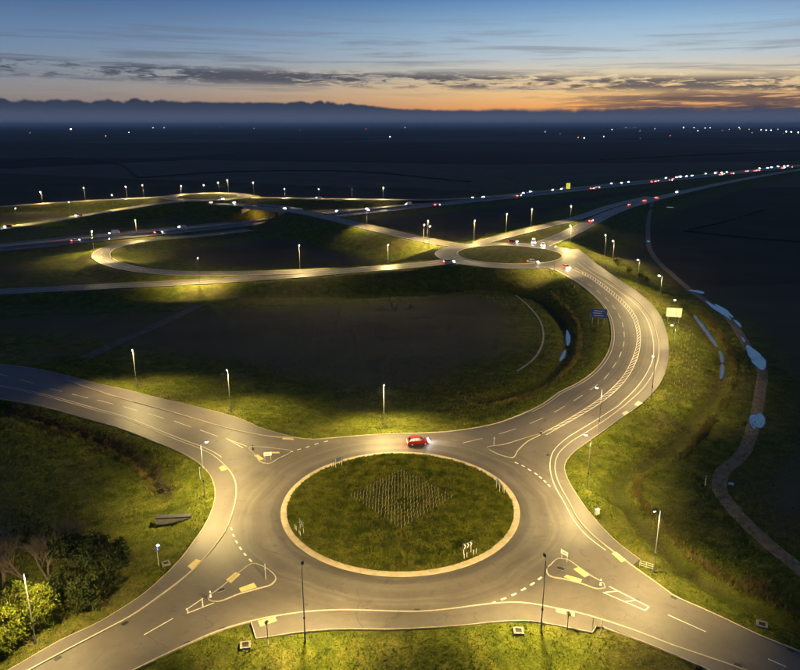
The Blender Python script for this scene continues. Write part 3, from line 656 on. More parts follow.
slab([(-23.91, 83.52), (-22.99, 85.27), (-22.18, 84.76), (-23.06, 82.79)], isl_sw); slab([(-21.72, 81.67), (-19.93, 82.86), (-19.33, 81.88), (-21.27, 80.86)], isl_sw)
slab([(24.41, 85.96), (25.23, 86.43), (26.4, 84.65), (25.49, 84.08)], isl_se); slab([(22.65, 84.17), (23.13, 84.63), (25.04, 83.63), (24.53, 82.71)], isl_se)
slab([(-27.61, 121.64), (-26.93, 122.06), (-25.45, 120.18), (-26, 119.65)], isl_w); slab([(-25.98, 123.09), (-23.13, 123.18), (-22.84, 122.58), (-25.68, 122.49)], isl_w)
slab([(-30.09, 86.62), (-29.37, 88.37), (-28.39, 87.93), (-29.22, 85.8)], fw_w); slab([(-33.03, 116.76), (-32.42, 117.63), (-31.3, 115.98), (-32.23, 115.37)], fw_w)
slab([(-17.89, 75.1), (-15.88, 75.89), (-15.51, 75.15), (-17.38, 74.08)], fw_s); slab([(20.17, 77.56), (22.37, 76.73), (22.19, 75.95), (20.05, 76.85)], fw_s)
slab([(30.86, 89.78), (31.62, 90.16), (32.48, 88.18), (31.65, 87.57)], fw_e); slab([(-23.43, 129.9), (-21.36, 129.38), (-21, 128.73), (-23.51, 129.1)], main_road, 0.012)
for pl in ([(52.31, 147.04), (53.88, 149.13), (54.61, 147.93), (52.71, 145.88)], [(48.11, 142.02), (49.68, 143.59), (49.68, 142.19), (48.21, 140.92)]): slab(pl, fw_d, 0.125, 'pale_slab').name = 'paving_slab'

# grass islands
def grass_island(cx, cy_, z, r, rise, label, apron=True):
    v = []; f = []; nr, na = 14, 72
    for i in range(nr+1):
        q = i/nr
        for k in range(na):
            a = 2*math.pi*k/na; x = cx+r*(1-q)*math.cos(a); y = cy_+r*(1-q)*math.sin(a)
            v.append((x, y, z+0.14+rise*(1-(1-q)**2)+0.05*noise.noise((x*0.4, y*0.4, 0))))
    for i in range(nr):
        for k in range(na): j = (k+1) % na; f.append((i*na+k, i*na+j, (i+1)*na+j, (i+1)*na+k))
    o = tag(obj('grass_island', mesh('grass_island', v, f, 'ground')), label, kind='structure')
    o.data.polygons.foreach_set('use_smooth', np.ones(len(f), bool))
    return o
def ring(cx, cy_, r0, r1, z, mat, name, parent, h, n=96):
    mb = MB(); v = []; 
    for r, zz in ((r1, z-0.1), (r1, z+h*0.55), (r1-0.10, z+h), (r0, z+h+0.06), (r0, z-0.1)):
        for k in range(n): a = 2*math.pi*k/n; v.append((cx+r*math.cos(a), cy_+r*math.sin(a), zz))
    f = [(i*n+k, i*n+(k+1) % n, (i+1)*n+(k+1) % n, (i+1)*n+k) for i in range(4) for k in range(n)]
    return obj(name, mesh(name, v, f, mat), parent)
gi = grass_island(CX, CY, 0.0, RI-0.95, 0.45, 'round grassed island of the near roundabout')
ring(CX, CY, RI-1.0, RI, 0.0, 'apron', 'kerb_apron', gi, 0.10)
# far roundabouts
def far_roundabout(cx, cy_, cz, r, wd, label, label2):
    n = 64; v = []
    for rr in (r, r+wd):
        for k in range(n): a = 2*math.pi*k/n; v.append((cx+rr*math.cos(a), cy_+rr*math.sin(a), cz+0.03))
    for k in range(n): x, y, z = v[n+k]; v.append((x, y, z-0.8))
    f = [(j*n+k, (j+1)*n+k, (j+1)*n+(k+1) % n, j*n+(k+1) % n) for j in (0, 1) for k in range(n)]
    o = tag(obj('road', mesh('road', v, f, 'asphalt')), label, kind='structure')
    g = grass_island(cx, cy_, cz, r-0.7, 0.5, label2); ring(cx, cy_, r-0.8, r, cz+0.03, 'apron', 'kerb_apron', g, 0.12, 64)
far_roundabout(FX, FY, FZ, FR, 9.5, 'tarmac ring of the far roundabout', 'grassed island of the far roundabout')
far_roundabout(GX, GY, GZ, GR, 10, 'tarmac ring of the roundabout beyond the motorway', 'grassed island beyond the motorway')

# ------------------------------------------------------------------ far roads
span_lo, span_hi = None, None
for k, ((n, c, a, b, w), (_, pts, _, mat, label)) in enumerate(zip(ROAD_GEO, ROADS)):
    a = a.copy(); b = b.copy(); dz = 0.006*(k % 5)
    o = tag(ribbon(a, b, mat, n, None, dz, 2, skirt=0.9 if n != 'link_road' else 0.5), label, kind='structure')
    if n == 'motorway':
        for s in (-12.0, -1.9, 1.9, 12.0): strip_line(offset(c, s), 0.22, 'paint', 'edge_line', None, dz+0.02, o)
        for s in (-5.3, -8.7, 5.3, 8.7):
            q = offset(c, s)
            for i in range(0, len(q)-1, 4):
                if np.hypot(*q[i][:2]) < 900: strip_line(q[i:i+2], 0.2, 'paint', 'lane_dash', None, dz+0.02, o)
        strip_line(c, 0.5, 'concrete', 'central_barrier', None, dz, o, 0.9)
    else:
        strip_line(offset(c, w/2-0.3), 0.16, 'paint', 'edge_line', None, dz+0.015, o); strip_line(offset(c, -w/2+0.3), 0.16, 'paint', 'edge_line', None, dz+0.015, o)
        if w > 8.2:
            for i in range(0, len(c)-1, 2):
                if np.hypot(*c[i][:2]) < 700: strip_line(c[i:i+2], 0.15, 'paint', 'lane_dash', None, dz+0.015, o)

# bridge over the motorway
lr = ROAD_GEO[0]; lc = lr[1]; dmt, zmt = seg_dist(lc[:, 0], lc[:, 1], MOT[1])
on = np.nonzero(dmt < 21)[0]; i0, i1 = on[0]-1, on[-1]+2
deck = lc[i0:i1]
bridge = empty('bridge', tuple(deck[len(deck)//2]-np.array([0, 0, 7.5]))); bl = np.array(bridge.location)
tag(bridge, 'concrete road bridge carrying the link road over the dark motorway', 'bridge')
def loc_rib(c, w, top, thick, mat, name, off=0.0):
    q = offset(c, off); q = q-bl; a, b = offset(q, w/2), offset(q, -w/2); n = len(a); v = []
    for r, zz in ((a, top), (b, top), (b, top-thick), (a, top-thick)):
        rr = r.copy(); rr[:, 2] += zz; v += [tuple(p_) for p_ in rr]
    f = [(j*n+i, ((j+1) % 4)*n+i, ((j+1) % 4)*n+i+1, j*n+i+1) for j in range(4) for i in range(n-1)]
    f += [(0, n, 2*n, 3*n)[::-1], (n-1, 2*n-1, 3*n-1, 4*n-1)]
    return obj(name, mesh(name, v, f, mat), bridge)
loc_rib(deck, 12.4, -0.08, 1.3, 'concrete', 'deck')
for s in (1, -1): loc_rib(deck, 0.35, 1.05, 1.4, 'concrete', 'parapet', s*6.05)
for e, nb in ((deck[0], deck[1]), (deck[-1], deck[-2])):
    d = (nb-e)[:2]; rz = math.atan2(d[1], d[0]); p_ = e+np.r_[d/np.linalg.norm(d)*1.2, 0]-bl
    MB().box((p_[0], p_[1], p_[2]-4.9), (1.4, 19, 7.2), rz).build('abutment', 'concrete', bridge)
mid = deck[len(deck)//2]-bl; mdir = MOT[1][1]-MOT[1][0]
pm = MB()
for s in (-4, 0, 4):
    q = mdir[:2]/np.linalg.norm(mdir[:2])*s; MB().tube((mid[0]+q[0], mid[1]+q[1], mid[2]-8.4), (mid[0]+q[0], mid[1]+q[1], mid[2]-1.2), 0.55, 0.55, 12).build('pier', 'concrete', bridge)

wl = MB().box((0, 0, 0), (.3, .5, .15)).build('added_abutment_lamp', 'flood_orange', bridge, tuple(p_+np.array([-d[0]*0, 0, -2.0])))  # made-up glowing box, added to go with the light on the abutment
e0 = deck[0]-bl; d0 = (deck[1]-deck[0])[:2]; d0 = d0/np.linalg.norm(d0); wl.location = (e0[0]+d0[0]*9, e0[1]+d0[1]*9, e0[2]-1.5)
WL = bpy.data.lights.new('added_abutment_light', 'POINT'); WL.energy = 3000; WL.color = (1, .55, .2); WL.shadow_soft_size = .2  # added warm light under the deck to brighten the abutment wall
wo = bpy.data.objects.new('added_abutment_light', WL); COL.objects.link(wo); wo.parent = wl; wo.location = (0, 0, -.4)

# ------------------------------------------------------------------ gravel track, puddles, ditch water
tr = spline(TRACK, 1.5); 
def drape(pts, dz):
    pts = np.asarray(pts, float); h = terrain(pts[:, 0], pts[:, 1])[0]; return np.column_stack([pts[:, 0], pts[:, 1], h+dz])
wob = np.array([0.25*noise.noise((p_[0]*0.25, p_[1]*0.25, 3)) for p_ in tr])
def var_off(pts, d, wobble):
    q = offset(pts, d); u = offset(pts, d+1.0)-q; return q+u*wobble[:, None]
rows = [drape(var_off(tr[:, :2], s, wob*(1 if abs(s) > 1 else 0.3)), dz) for s, dz in ((1.45, -0.10), (1.15, 0.05), (0.75, 0.02), (0.0, 0.045), (-0.75, 0.02), (-1.15, 0.05), (-1.45, -0.10))]
n = len(tr); v = np.concatenate(rows); f = [(j*n+i, (j+1)*n+i, (j+1)*n+i+1, j*n+i+1) for j in range(6) for i in range(n-1)]
tag(obj('gravel_track', mesh('gravel_track', v, f, 'gravel')), 'rutted gravel track winding beside the dark field', kind='structure')
def pool(axis_pl, w, label, name='puddle', z=None, dz=0.11, seed=0):
    """still water: an uneven shape along an axis"""
    c = spline([p[:2] for p in axis_pl], 0.35); n = len(c); t = np.linspace(0, 1, n)
    env = np.clip(np.sin(np.pi*t), 0, 1)**0.55
    def side(k): return np.array([max(.04, w/2*e*(1.0+0.55*noise.noise((q[0]*.09+seed*7, q[1]*.09, k)) + .16*noise.noise((q[0]*.4, q[1]*.4+seed*3, k)))) for q, e in zip(c, env)])
    a = offset(c, 1.0)-c; L = c+a*side(1.5)[:, None]; Rr = c-a*side(8.5)[:, None]
    zz = (float(np.mean(terrain(c[:, 0], c[:, 1])[0]))+dz) if z is None else z
    o = tag(ribbon(np.column_stack([L, np.full(n, zz)]), np.column_stack([Rr, np.full(n, zz)]), 'water', name), label, kind='structure')
    u = (L-Rr); ln = np.linalg.norm(u, axis=1, keepdims=True)+1e-6; g = .28+.22*np.array([[noise.noise((q[0]*.7, q[1]*.7, 4))] for q in c])
    Lm, Rm = L+u/ln*g, Rr-u/ln*g
    ribbon(np.column_stack([Lm, np.full(n, zz-.012)]), np.column_stack([Rm, np.full(n, zz-.012)]), 'mud', 'mud_margin', None, 0.0, 1, o)
    return o
pool([(111.1, 266.33, -1.2), (113.46, 265.47, -1.2), (114.8, 261.26, -1.2)], 3.0, 'shallow puddle at the bend of the gravel track', seed=1)
pool([(111, 249.35, -1.2), (110.15, 240.54, -1.2), (109.44, 230.95, -1.2), (108.37, 223.29, -1.2)], 1.9, 'long narrow puddle on the left rut of the track', seed=2)
pool([(112.35, 244.87, -1.2), (111.81, 236.34, -1.2), (110.15, 225.79, -1.2)], 2.0, 'narrow puddle on the right rut of the track', seed=3)
pool([(109.35, 223.29, -1.2), (108.44, 218.43, -1.2), (107.24, 213.77, -1.2)], 1.0, 'tiny puddle between the larger ones on the track', seed=4)
pool([(102.51, 202.88, -1.2), (101.04, 197.81, -1.2)], 0.9, 'small puddle just above the largest one on the track', seed=5)
pool([(100.7, 195.85, -1.2), (98.56, 188.34, -1.2), (96.58, 181.34, -1.2), (94.14, 173.62, -1.2)], 3.3, 'largest bright puddle on the gravel track', seed=16)
pool([(78.09, 144.75, -1.2), (76.39, 141.43, -1.2), (74.45, 136.71, -1.2)], 1.5, 'puddle in the left rut lower down the gravel track', seed=7)
pool([(79.8, 145.31, -1.2), (77.54, 140.9, -1.2), (75.75, 137.22, -1.2)], 2.0, 'puddle in the right rut lower down the gravel track', seed=21)
pool([(58.67, 113.35, -1.2), (58.89, 112.25, -1.2)], 1.0, 'small puddle in the bend of the gravel track', seed=8)
pool([(207.88, 556.04, -1.2), (209.19, 553.25, -1.2), (211.78, 551.87, -1.2)], 3.2, 'far off puddle at the top of the gravel track', dz=0.10)
pool([(137.68, 391.26, -1.2), (135.76, 384.26, -1.2)], 2.0, 'small far puddle on the straight part of the track', dz=0.10)
pool([(100.08, 232.64, -2), (97.83, 221.29, -2), (95.02, 207.66, -2), (92.35, 196.45, -2)], 1.15, 'long strip of water in the upper east ditch', 'ditch_water', -1.97, seed=10)
pool([(91.44, 192.65, -2), (90.02, 188.08, -2), (87.59, 182.01, -2)], .8, 'short bright water stretch in the east ditch below the embankment', 'ditch_water', -1.97, seed=11)
pool([(87.22, 181.17, -2), (84.66, 175.49, -2), (81.61, 169.38, -2)], .8, 'dull lower water stretch in the east ditch', 'ditch_water', -1.97, seed=12)
pool([(52.69, 214.27, -2), (50.69, 203.45, -2), (49.02, 197.43, -2)], 1.1, 'upper strip of water in the ditch round the middle field', 'ditch_water', -1.95, seed=13)
pool([(47.57, 193.59, -2), (45.64, 188.08, -2), (43.85, 183.71, -2)], 1.1, 'lower strip of water in the ditch round the middle field', 'ditch_water', -1.95, seed=14)
# pale edging in the middle field and the faint farm track
pe = drape(spline([p[:2] for p in [(43.07, 260.44, -1.2), (44.62, 249.35, -1.2), (45.58, 238.42, -1.2), (45.89, 227.06, -1.2), (45.04, 214.92, -1.2), (43.42, 204.98, -1.2), (40.55, 193.92, -1.2), (36.72, 183.91, -1.2), (33.52, 178.01, -1.2), (30.36, 173.23, -1.2)]], 2.0), 0.05)
tag(strip_line(pe, 0.5, 'concrete', 'path', None, 0.0, None, 0.06), 'thin pale kerbed path curving through the dark middle field', kind='structure')
pf = drape(spline([p[:2] for p in [(-86.31, 183.91, -1.2), (-83.78, 194.88, -1.2), (-79.8, 208.2, -1.2), (-75.69, 224.53, -1.2), (-70.94, 243.41, -1.2)]], 3.0), 0.07)
tag(strip_line(pf, 4.0, 'gravel_dark', 'farm_track', None, 0.0, None, 0.03), 'faint earth track crossing the dark field by the west arm', kind='structure')

# ================================================================== STREET LAMPS
def lamp_proto(h=10.0):
    root = empty('street_lamp')
    MB().lathe([(.15, 0), (.15, .06), (.105, .08), (.10, 1.3), (.075, 1.4), (.065, 4), (.045, h-0.25), (.04, h)], 10).build('post', 'lamp_post', root)
    MB().box((0, -.112, .75), (.11, .02, .5)).build('access_door', 'sign_back', root)
    MB().lathe([(.10, 2.95), (.125, 3.0), (.125, 3.25), (.10, 3.3)], 10).build('collar', 'black_metal', root)
    MB().tube((0, 0, h-.06), (.35, 0, h+.10), .04, .035, 8).tube((.35, 0, h+.10), (.75, 0, h+.13), .035, .035, 8).build('bracket_arm', 'lamp_post', root)
    hd = MB(); prof = [(-.40, .10, .03), (-.30, .17, .07), (0, .19, .085), (.28, .16, .065), (.38, .09, .03)]
    v = []; f = []
    for x, w, t in prof:
        for y, z in ((-w, 0), (-w*.8, t), (0, t*1.25), (w*.8, t), (w, 0)): v.append((1.0+x, y, h+.10+z))
    for i in range(4):
        for j in range(4): f.append((i*5+j, (i+1)*5+j, (i+1)*5+j+1, i*5+j+1))
        f.append((i*5+4, (i+1)*5+4, (i+1)*5, i*5))
    f += [(0, 1, 2, 3, 4), (24, 23, 22, 21, 20)]
    head = hd.add(v, f).build('lamp_head', 'black_metal', root)
    ln = MB(); v = []; f = []
    for k, (s, z) in enumerate(((1.0, .097), (.85, .03), (.45, -.01))):
        for i in range(12):
            a = 2*math.pi*i/12; v.append((1.0+.30*s*math.cos(a), .145*s*math.sin(a), h+z))
    for k in range(2):
        for i in range(12): f.append((k*12+i, (k+1)*12+i, (k+1)*12+(i+1) % 12, k*12+(i+1) % 12))
    f.append(tuple(range(24, 36)))
    lens = ln.add(v, f).build('lens', 'lamp_lens', head)
    return root
LAMP_H = 10.0
lamp_a = lamp_proto(); used_lamp = [False]
def street_lamp(base, toward, label, group, power=1.0, scale=1.0, tilt=-20):
    x, y = base[0], base[1]; z = ground_z(x, y)-0.03
    rz = math.atan2(toward[1]-y, toward[0]-x)
    o = lamp_a if not used_lamp[0] else copy_tree(lamp_a); used_lamp[0] = True
    o.location = (x, y, z); o.rotation_euler = (0, 0, rz); o.scale = (scale,)*3
    tag(o, label, 'street lamp', group)
    L = lamp_data(round(power, 2))
    lo = bpy.data.objects.new('lamp_light', L); COL.objects.link(lo); lo.parent = o
    lo.location = (1.05, 0, LAMP_H-.08); lo.rotation_euler = (0, R(tilt), 0)
    return o
LAMP_DATA = {}
def lamp_data(power):
    """road lantern: throws most of its light sideways along the road, like a real road optic"""
    if power in LAMP_DATA: return LAMP_DATA[power]
    L = bpy.data.lights.new('lamp_light', 'SPOT'); L.energy = LAMP_W*power; L.color = LAMP_COL
    L.spot_size = R(166); L.spot_blend = 0.3; L.shadow_soft_size = 0.16; L.use_nodes = True
    t = NT(L.node_tree); em = [n for n in t.n if n.type == 'EMISSION'][0]
    sp = t.node('ShaderNodeSeparateXYZ'); t.l.new(t.node('ShaderNodeTexCoord').outputs['Normal'], sp.inputs[0])
    c = t.math('MAXIMUM', t.math('ABSOLUTE', sp.outputs[2]), 0.12)
    st = t.math('MINIMUM', t.math('POWER', c, -0.7), 1.9)
    st = t.math('MULTIPLY', st, t.smooth(c, 0.25, 0.60)); t.l.new(st, em.inputs['Strength'])
    LAMP_DATA[power] = L; return L
G1 = 'street lamps round the near roundabout'
near_lamps = [
 ([(-43.9, 71.12), (-39.05, 66.88)], 'street lamp in front of the yellow-lit bushes at lower left', 0.9),
 ([(-11.57, 71.99), (-11.86, 79.36)], 'street lamp on the grass south of the roundabout, left of the centre', 1.5),
 ([(17.48, 73.59), (17.79, 79.36)], 'street lamp on the grass south of the roundabout, right of the centre', 1.5),
 ([(35.35, 85.22), (30.95, 83.63)], 'street lamp with a low metal barrier at its foot on the east verge', 1.0),
 ([(-32.81, 106.27), (-27.44, 108.65)], 'street lamp on the west verge near the concrete headwall', 1.5),
 ([(32.16, 109), (26.45, 112.21)], 'street lamp on the grass just east of the roundabout', 1.3),
 ([(40.11, 131.57, 0), (35.91, 133.53, 0)], 'street lamp at the back of the footway where the curve begins', 1.0),
 ([(57.34, 150.65, 0), (55.3, 159.52, 0.079)], 'street lamp on the outside of the curving road near two pale slabs', 1.0),
 ([(71.22, 175.44, 0.514), (65.95, 176.92, 0.57)], 'street lamp below the yellow-lit direction sign on the curve', 0.9),
 ([(79.91, 197.75, 1.568), (75.9, 204.89, 1.97)], 'street lamp right behind the direction sign on the curve', 0.9),
 ([(85.27, 225.95, 3.191), (79.02, 225.95, 3.191)], 'street lamp on the outside of the upper curve', 0.8),
 ([(85.44, 249.36, 4.361), (77.72, 243.94, 4.126)], 'street lamp on the outside of the curve near the far roundabout', 0.8),
 ([(-62.47, 157.37), (-59.3, 144.15)], 'street lamp on the verge north of the west arm, the leftmost of its row', 1.0),
 ([(-37.09, 143.59), (-35.91, 133.53)], 'street lamp on the verge north of the west arm, between its two neighbours', 1.1),
 ([(-3.34, 136.05), (-2.74, 126.44)], 'street lamp on the verge directly north of the round grass island', 1.7)]
for k_, ((b, tw), lab, pw) in enumerate(near_lamps): street_lamp(b, tw, lab, G1, pw, tilt=6 if k_ == 0 else {1: -27, 2: -27, 4: -9, 5: -12, 6: -8, 7: -6, 8: -6, 14: -22}.get(k_, -17))
G2 = 'street lamps round the far junction'
far_lamps = [
 ([(60.15, 271.7, 4.965), (65.33, 292.54, 5)], 'street lamp on the near edge of the far roundabout', .8),
 ([(82.31, 340.76, 5), (75.87, 333.38, 5)], 'brightest street lamp at the mouth of the slip road by the far roundabout', 1.0),
 ([(95.42, 326.67, 4), (85.38, 314.79, 4)], 'street lamp on the bank east of the far roundabout', .6),
 ([(92.23, 303.17, 3), (84.94, 296.32, 3)], 'street lamp on the bank beside the upper end of the curve', .6),
 ([(37.41, 356.49, 5), (36.95, 342.27, 5)], 'street lamp behind the far roundabout, left of the upper slip road', .8),
 ([(56.84, 379.14, 5), (55.82, 364.89, 5)], 'street lamp beside the upper slip road, first from the far roundabout', .8),
 ([(74.69, 404.09, 4.8), (73.64, 391.97, 4.8)], 'street lamp beside the upper slip road, second from the far roundabout', .8),
 ([(13.72, 351.63, 5), (14.46, 339.26, 5)], 'street lamp behind the link road where it meets the far roundabout', .8),
 ([(11.3, 337.98, 4), (13.13, 342.27, 5)], 'left one of two street lamps in front of the link road', .6),
 ([(13.77, 333.65, 4), (14.82, 336.29, 5)], 'right one of two street lamps in front of the link road', .6),
 ([(-5.17, 301.34, 4), (-4.11, 286.35, 4.5)], 'street lamp north of the straight local road near the far roundabout', .9),
 ([(-41.15, 286.56, 3), (-39.11, 277.39, 3)], 'street lamp between the loop road and the local road', .9),
 ([(-76.04, 263.05, 1.5), (-77.57, 268.82, 2)], 'street lamp standing on the near side of the local road', 1.3),
 ([(-18.07, 387.77, 5.5), (-16.41, 387.32, 6)], 'street lamp beside the descending link road', .8),
 ([(-151.41, 347.1, 0), (-141.67, 331.78, 0.5)], 'street lamp at the tip of the loop road', .7),
 ([(-132.41, 321.42, 0.5), (-137.3, 329.13, 0.5)], 'short looking street lamp inside the loop road', .6),
 ([(-148.2, 397.63, -0.5), (-140.29, 380.13, 0)], 'street lamp between the loop road and the motorway', .7),
 ([(101.86, 425.26, 4), (97.17, 409.95, 4)], 'street lamp at the far end of the grass beside the slip roads', .5)]
for (b, tw), lab, pw in far_lamps: street_lamp(b, tw, lab, G2, pw*1.7)
G3 = 'street lamps beyond the motorway'
words = ['first', 'second', 'third', 'fourth', 'fifth', 'sixth', 'seventh', 'eighth', 'ninth', 'tenth', 'eleventh', 'twelfth', 'thirteenth', 'fourteenth', 'fifteenth', 'sixteenth']
tens = ['seventeenth', 'eighteenth', 'nineteenth', 'twentieth', 'twenty first', 'twenty second', 'twenty third', 'twenty fourth', 'twenty fifth', 'twenty sixth', 'twenty seventh', 'twenty eighth', 'twenty ninth', 'thirtieth', 'thirty first', 'thirty second', 'thirty third']
def wordy(r): return (words+tens)[r]
row_w = [(-277.87, 556.33, 3), (-244.41, 556.67, 4.5), (-215.88, 567.12, 5.8), (-202.44, 567.12, 5.8)]
row_g = [(-182.77, 599.46, 6), (-166.03, 608.72, 6), (-152.18, 604.05, 6), (-142.07, 594.94, 6)]
row_e = [(-116.66, 573.27, 6), (-92.93, 579.66, 5), (-65.9, 583.44, 4), (-39.37, 587.96, 3), (-13.58, 589.96, 2.4)]
row_s = [(-239.72, 443.8, 0), (-220.62, 475.85, 2), (-199.6, 496.28, 4)]
for i, b in enumerate(row_w): street_lamp(b, (b[0], b[1]-20), 'distant street lamp on the road beyond the motorway, %s from the left edge' % words[i], G3, 1.5)
for i, b in enumerate(row_g): street_lamp(b, (GX, GY), 'distant street lamp behind the roundabout beyond the motorway, %s from its left' % words[i], G3, 1.5)
for i, b in enumerate(row_e): street_lamp(b, (b[0], b[1]-20), 'distant street lamp on the far slip road, %s to the right of the bridge' % words[i], G3, 1.5)
for i, b in enumerate(row_s): street_lamp(b, (b[0], b[1]+20), 'distant street lamp on the west slip road beyond the motorway, %s from the left' % words[i], G3, 1.5)

# ================================================================== SIGNS, BOLLARDS AND SMALL FURNITURE
def panel_sign(base, face, w, h, z0, label, mat, posts=2, depth=0.06, name='road_sign', zoff=0.0, back='sign_back', stripes=None):
    """board on posts; face = point it looks at"""
    x, y = base[0], base[1]; rz = math.atan2(face[1]-y, face[0]-x)
    root = empty(name, (x, y, ground_z(x, y)+zoff), rz); tag(root, label, 'sign')
    xs = [0] if posts == 1 else np.linspace(-w*.36, w*.36, posts)
    for px in xs: MB().tube((-.05, px, 0), (-.05, px, z0+h*.95), .05, .05, 8).build('post', 'galvanised', root)
    b = MB().box((0, 0, z0+h/2), (depth, w, h)).build('board', back, root)
    MB().box((depth/2+.006, 0, z0+h/2), (.008, w*.96, h*.94)).build('sign_face', mat, b)
    if stripes:
        for (cy_, cz, sw, sh) in stripes: MB().box((depth/2+.014, cy_*w, z0+cz*h), (.008, sw*w, sh*h)).build('sign_band', 'sign_white' if mat != 'sign_white' else 'sign_black', b)
    return root
SZ = [(60.37, 207.67, 2.131), (34.77, 128.73, 0)]; panel_sign(SZ[0], SZ[1], 4.8, 2.9, 2.1, 'large blue direction sign on three posts inside the curve', 'sign_blue', 3, stripes=[(0, .75, .6, .06), (-.1, .5, .5, .06), (0, .25, .6, .06)])
SZ = [(83.58, 208.62, 2.186), (117.04, 322.19, 5)]; panel_sign(SZ[0], SZ[1], 4.4, 2.8, 1.9, 'large direction sign on the outer bank of the curve, its pale back showing', 'sign_green', 2, back='board_back', stripes=[(0, .75, .6, .05), (.05, .5, .5, .05), (0, .28, .6, .05)])
SZ = [(-24.59, 119.57), (-12.15, 71.81)]; panel_sign(SZ[0], SZ[1], 1.5, .75, 1.0, 'small white sign board on two posts on the west traffic island', 'sign_white', 2, zoff=.3, stripes=[(0, .5, .5, .14)])
SZ = [(23.54, 88.06), (2.43, 71.81)]; panel_sign(SZ[0], SZ[1], 1.35, .7, .95, 'white sign board on two short posts on the south east traffic island', 'sign_white', 2, zoff=.3, stripes=[(0, .5, .5, .14)])
SZ = [(-18.5, 83.63), (-43.17, 88.3)]; panel_sign(SZ[0], SZ[1], .32, .9, 1.6, 'slim white marker post sign on the south west traffic island', 'sign_white', 1, zoff=.3)
def disc_sign(base, face, h, r, label, mat, post='galvanised', zoff=0.0, lit=False, name='road_sign', base_white=False):
    x, y = base[0], base[1]; rz = math.atan2(face[1]-y, face[0]-x)
    root = empty(name, (x, y, ground_z(x, y)+zoff), rz); tag(root, label, 'sign')
    MB().tube((-.05, 0, 0), (-.05, 0, h), .05, .045, 8).build('post', post, root)
    d = MB().tube((-.005, 0, h-r), (.03, 0, h-r), r, r, 20).build('plate', 'sign_back', root)
    MB().tube((.032, 0, h-r), (.040, 0, h-r), r*.95, r*.95, 20).build('sign_face', mat, d)
    MB().box((.046, 0, h-r), (.008, r*.22, r*1.1)).box((.046, r*.25, h-r*1.35), (.008, r*.5, r*.2)).build('arrow', 'sign_white' if mat != 'sign_white' else 'sign_black', d)
    if base_white: MB().tube((-.05, 0, 0), (-.05, 0, .9), .07, .07, 8).build('base_sleeve', 'white_plastic', root)
    if lit:
        b = MB().tube((-.05, 0, h-.02), (.18, 0, h+.16), .03, .03, 6).build('lamp_arm', 'galvanised', root)
        MB().box((.22, 0, h+.18), (.26, .30, .12)).build('lamp_box', 'blue_lamp', b)
    return root
SZ = [(-34.2, 86.86), (-19.77, 79.36)]; disc_sign(SZ[0], SZ[1], 3.3, .42, 'blue round sign with a lit lamp on the dark west verge', 'sign_blue', lit=True)
SZ = [(-15.89, 70.95), (-28.78, 88.3)]; disc_sign(SZ[0], SZ[1], 3.6, .30, 'dark sign pole with white foot beside the tactile slab, south west', 'sign_blue', 'black_metal', base_white=True)
SZ = [(20.8, 73.77), (34.53, 88.3)]; disc_sign(SZ[0], SZ[1], 2.7, .36, 'short dark sign post by the tactile slab south east of the island', 'sign_blue', 'black_metal')
SZ = [(24.51, 72.34), (38.52, 83.63)]; disc_sign(SZ[0], SZ[1], 2.6, .18, 'thin bare marker pole at the end of the south footway', 'sign_black', 'galvanised')
SZ = [(-35.27, 112.58), (-28.21, 112.21)]; disc_sign(SZ[0], SZ[1], 2.4, .25, 'slim sign post behind the west footway close to a street lamp', 'sign_blue')
SZ = [(18.33, 125.99), (33.95, 138.66)]; disc_sign(SZ[0], SZ[1], 1.8, .22, 'small green-lit post sign on the tip of the north east island', 'sign_blue', zoff=.3)
def bollard(base, label, z=.10, mat='white_plastic'):
    o = empty('bollard', (base[0], base[1], z)); tag(o, label, 'bollard', 'traffic island bollards')
    MB().lathe([(.20, 0), (.20, .08), (.14, .10), (.13, .75), (.10, .95), (.04, 1.0)], 12).build('body', mat, o)
    MB().lathe([(.136, .55), (.139, .57), (.139, .72), (.134, .74)], 12).build('reflective_band', 'sign_yellow' if mat != 'white_plastic' else 'sign_blue', o)
    MB().lathe([(.26, -.02), (.26, .03), (.2, .05)], 12).build('base_plate', 'rubber', o)
bollard([(-25.08, 79.77)][0], 'white bollard on the pointed end of the south west traffic island')
bollard([(27.22, 82.31)][0], 'white bollard on the pointed end of the south east traffic island')
bollard([(-28.31, 124.22)][0], 'black bollard on the pointed end of the west traffic island', .10, 'black_metal')
bollard([(28.51, 131.33)][0], 'dark bollard where the hatched median meets the north east island', .10, 'black_metal')
def chevron_sign(ang, label, look='out'):
    """low chevron board with marker posts on the island's rim"""
    r = RI-2.2; x, y = CX+r*math.cos(ang), CY+r*math.sin(ang)
    o = empty('chevron_sign', (x, y, .2), ang); o.scale = (1.25,)*3; tag(o, label, 'sign', 'chevron signs on the grass island')
    for s in (-.55, .55): MB().tube((-.04, s, 0), (-.04, s, 1.5), .04, .04, 8).build('post', 'white_plastic', o)
    b = MB().box((0, 0, 1.15), (.05, 1.5, .7)).build('board', 'sign_back', o)
    MB().box((.03, 0, 1.15), (.008, 1.44, .64)).build('sign_face', 'sign_black', b)
    for s in (-.45, 0, .45):
        q = [(.037, s-.16, .86), (.037, s+.02, 1.15), (.037, s-.16, 1.44), (.037, s+.0, 1.44), (.037, s+.18, 1.15), (.037, s+.0, .86)]
        mb = MB(); v = q+[(a+.006, b_, c) for a, b_, c in q]
        mb.add(v, [(6, 7, 10, 11), (7, 8, 9, 10), (0, 5, 4, 1), (1, 4, 3, 2), (0, 6, 11, 5), (2, 3, 9, 8)]); mb.build('chevron', 'sign_white', b)
    for s in (-.9, -.5, .5, .9): MB().tube((.5, s, -.05), (.5, s, .62), .045, .045, 8).build('marker_post', 'white_plastic', o)
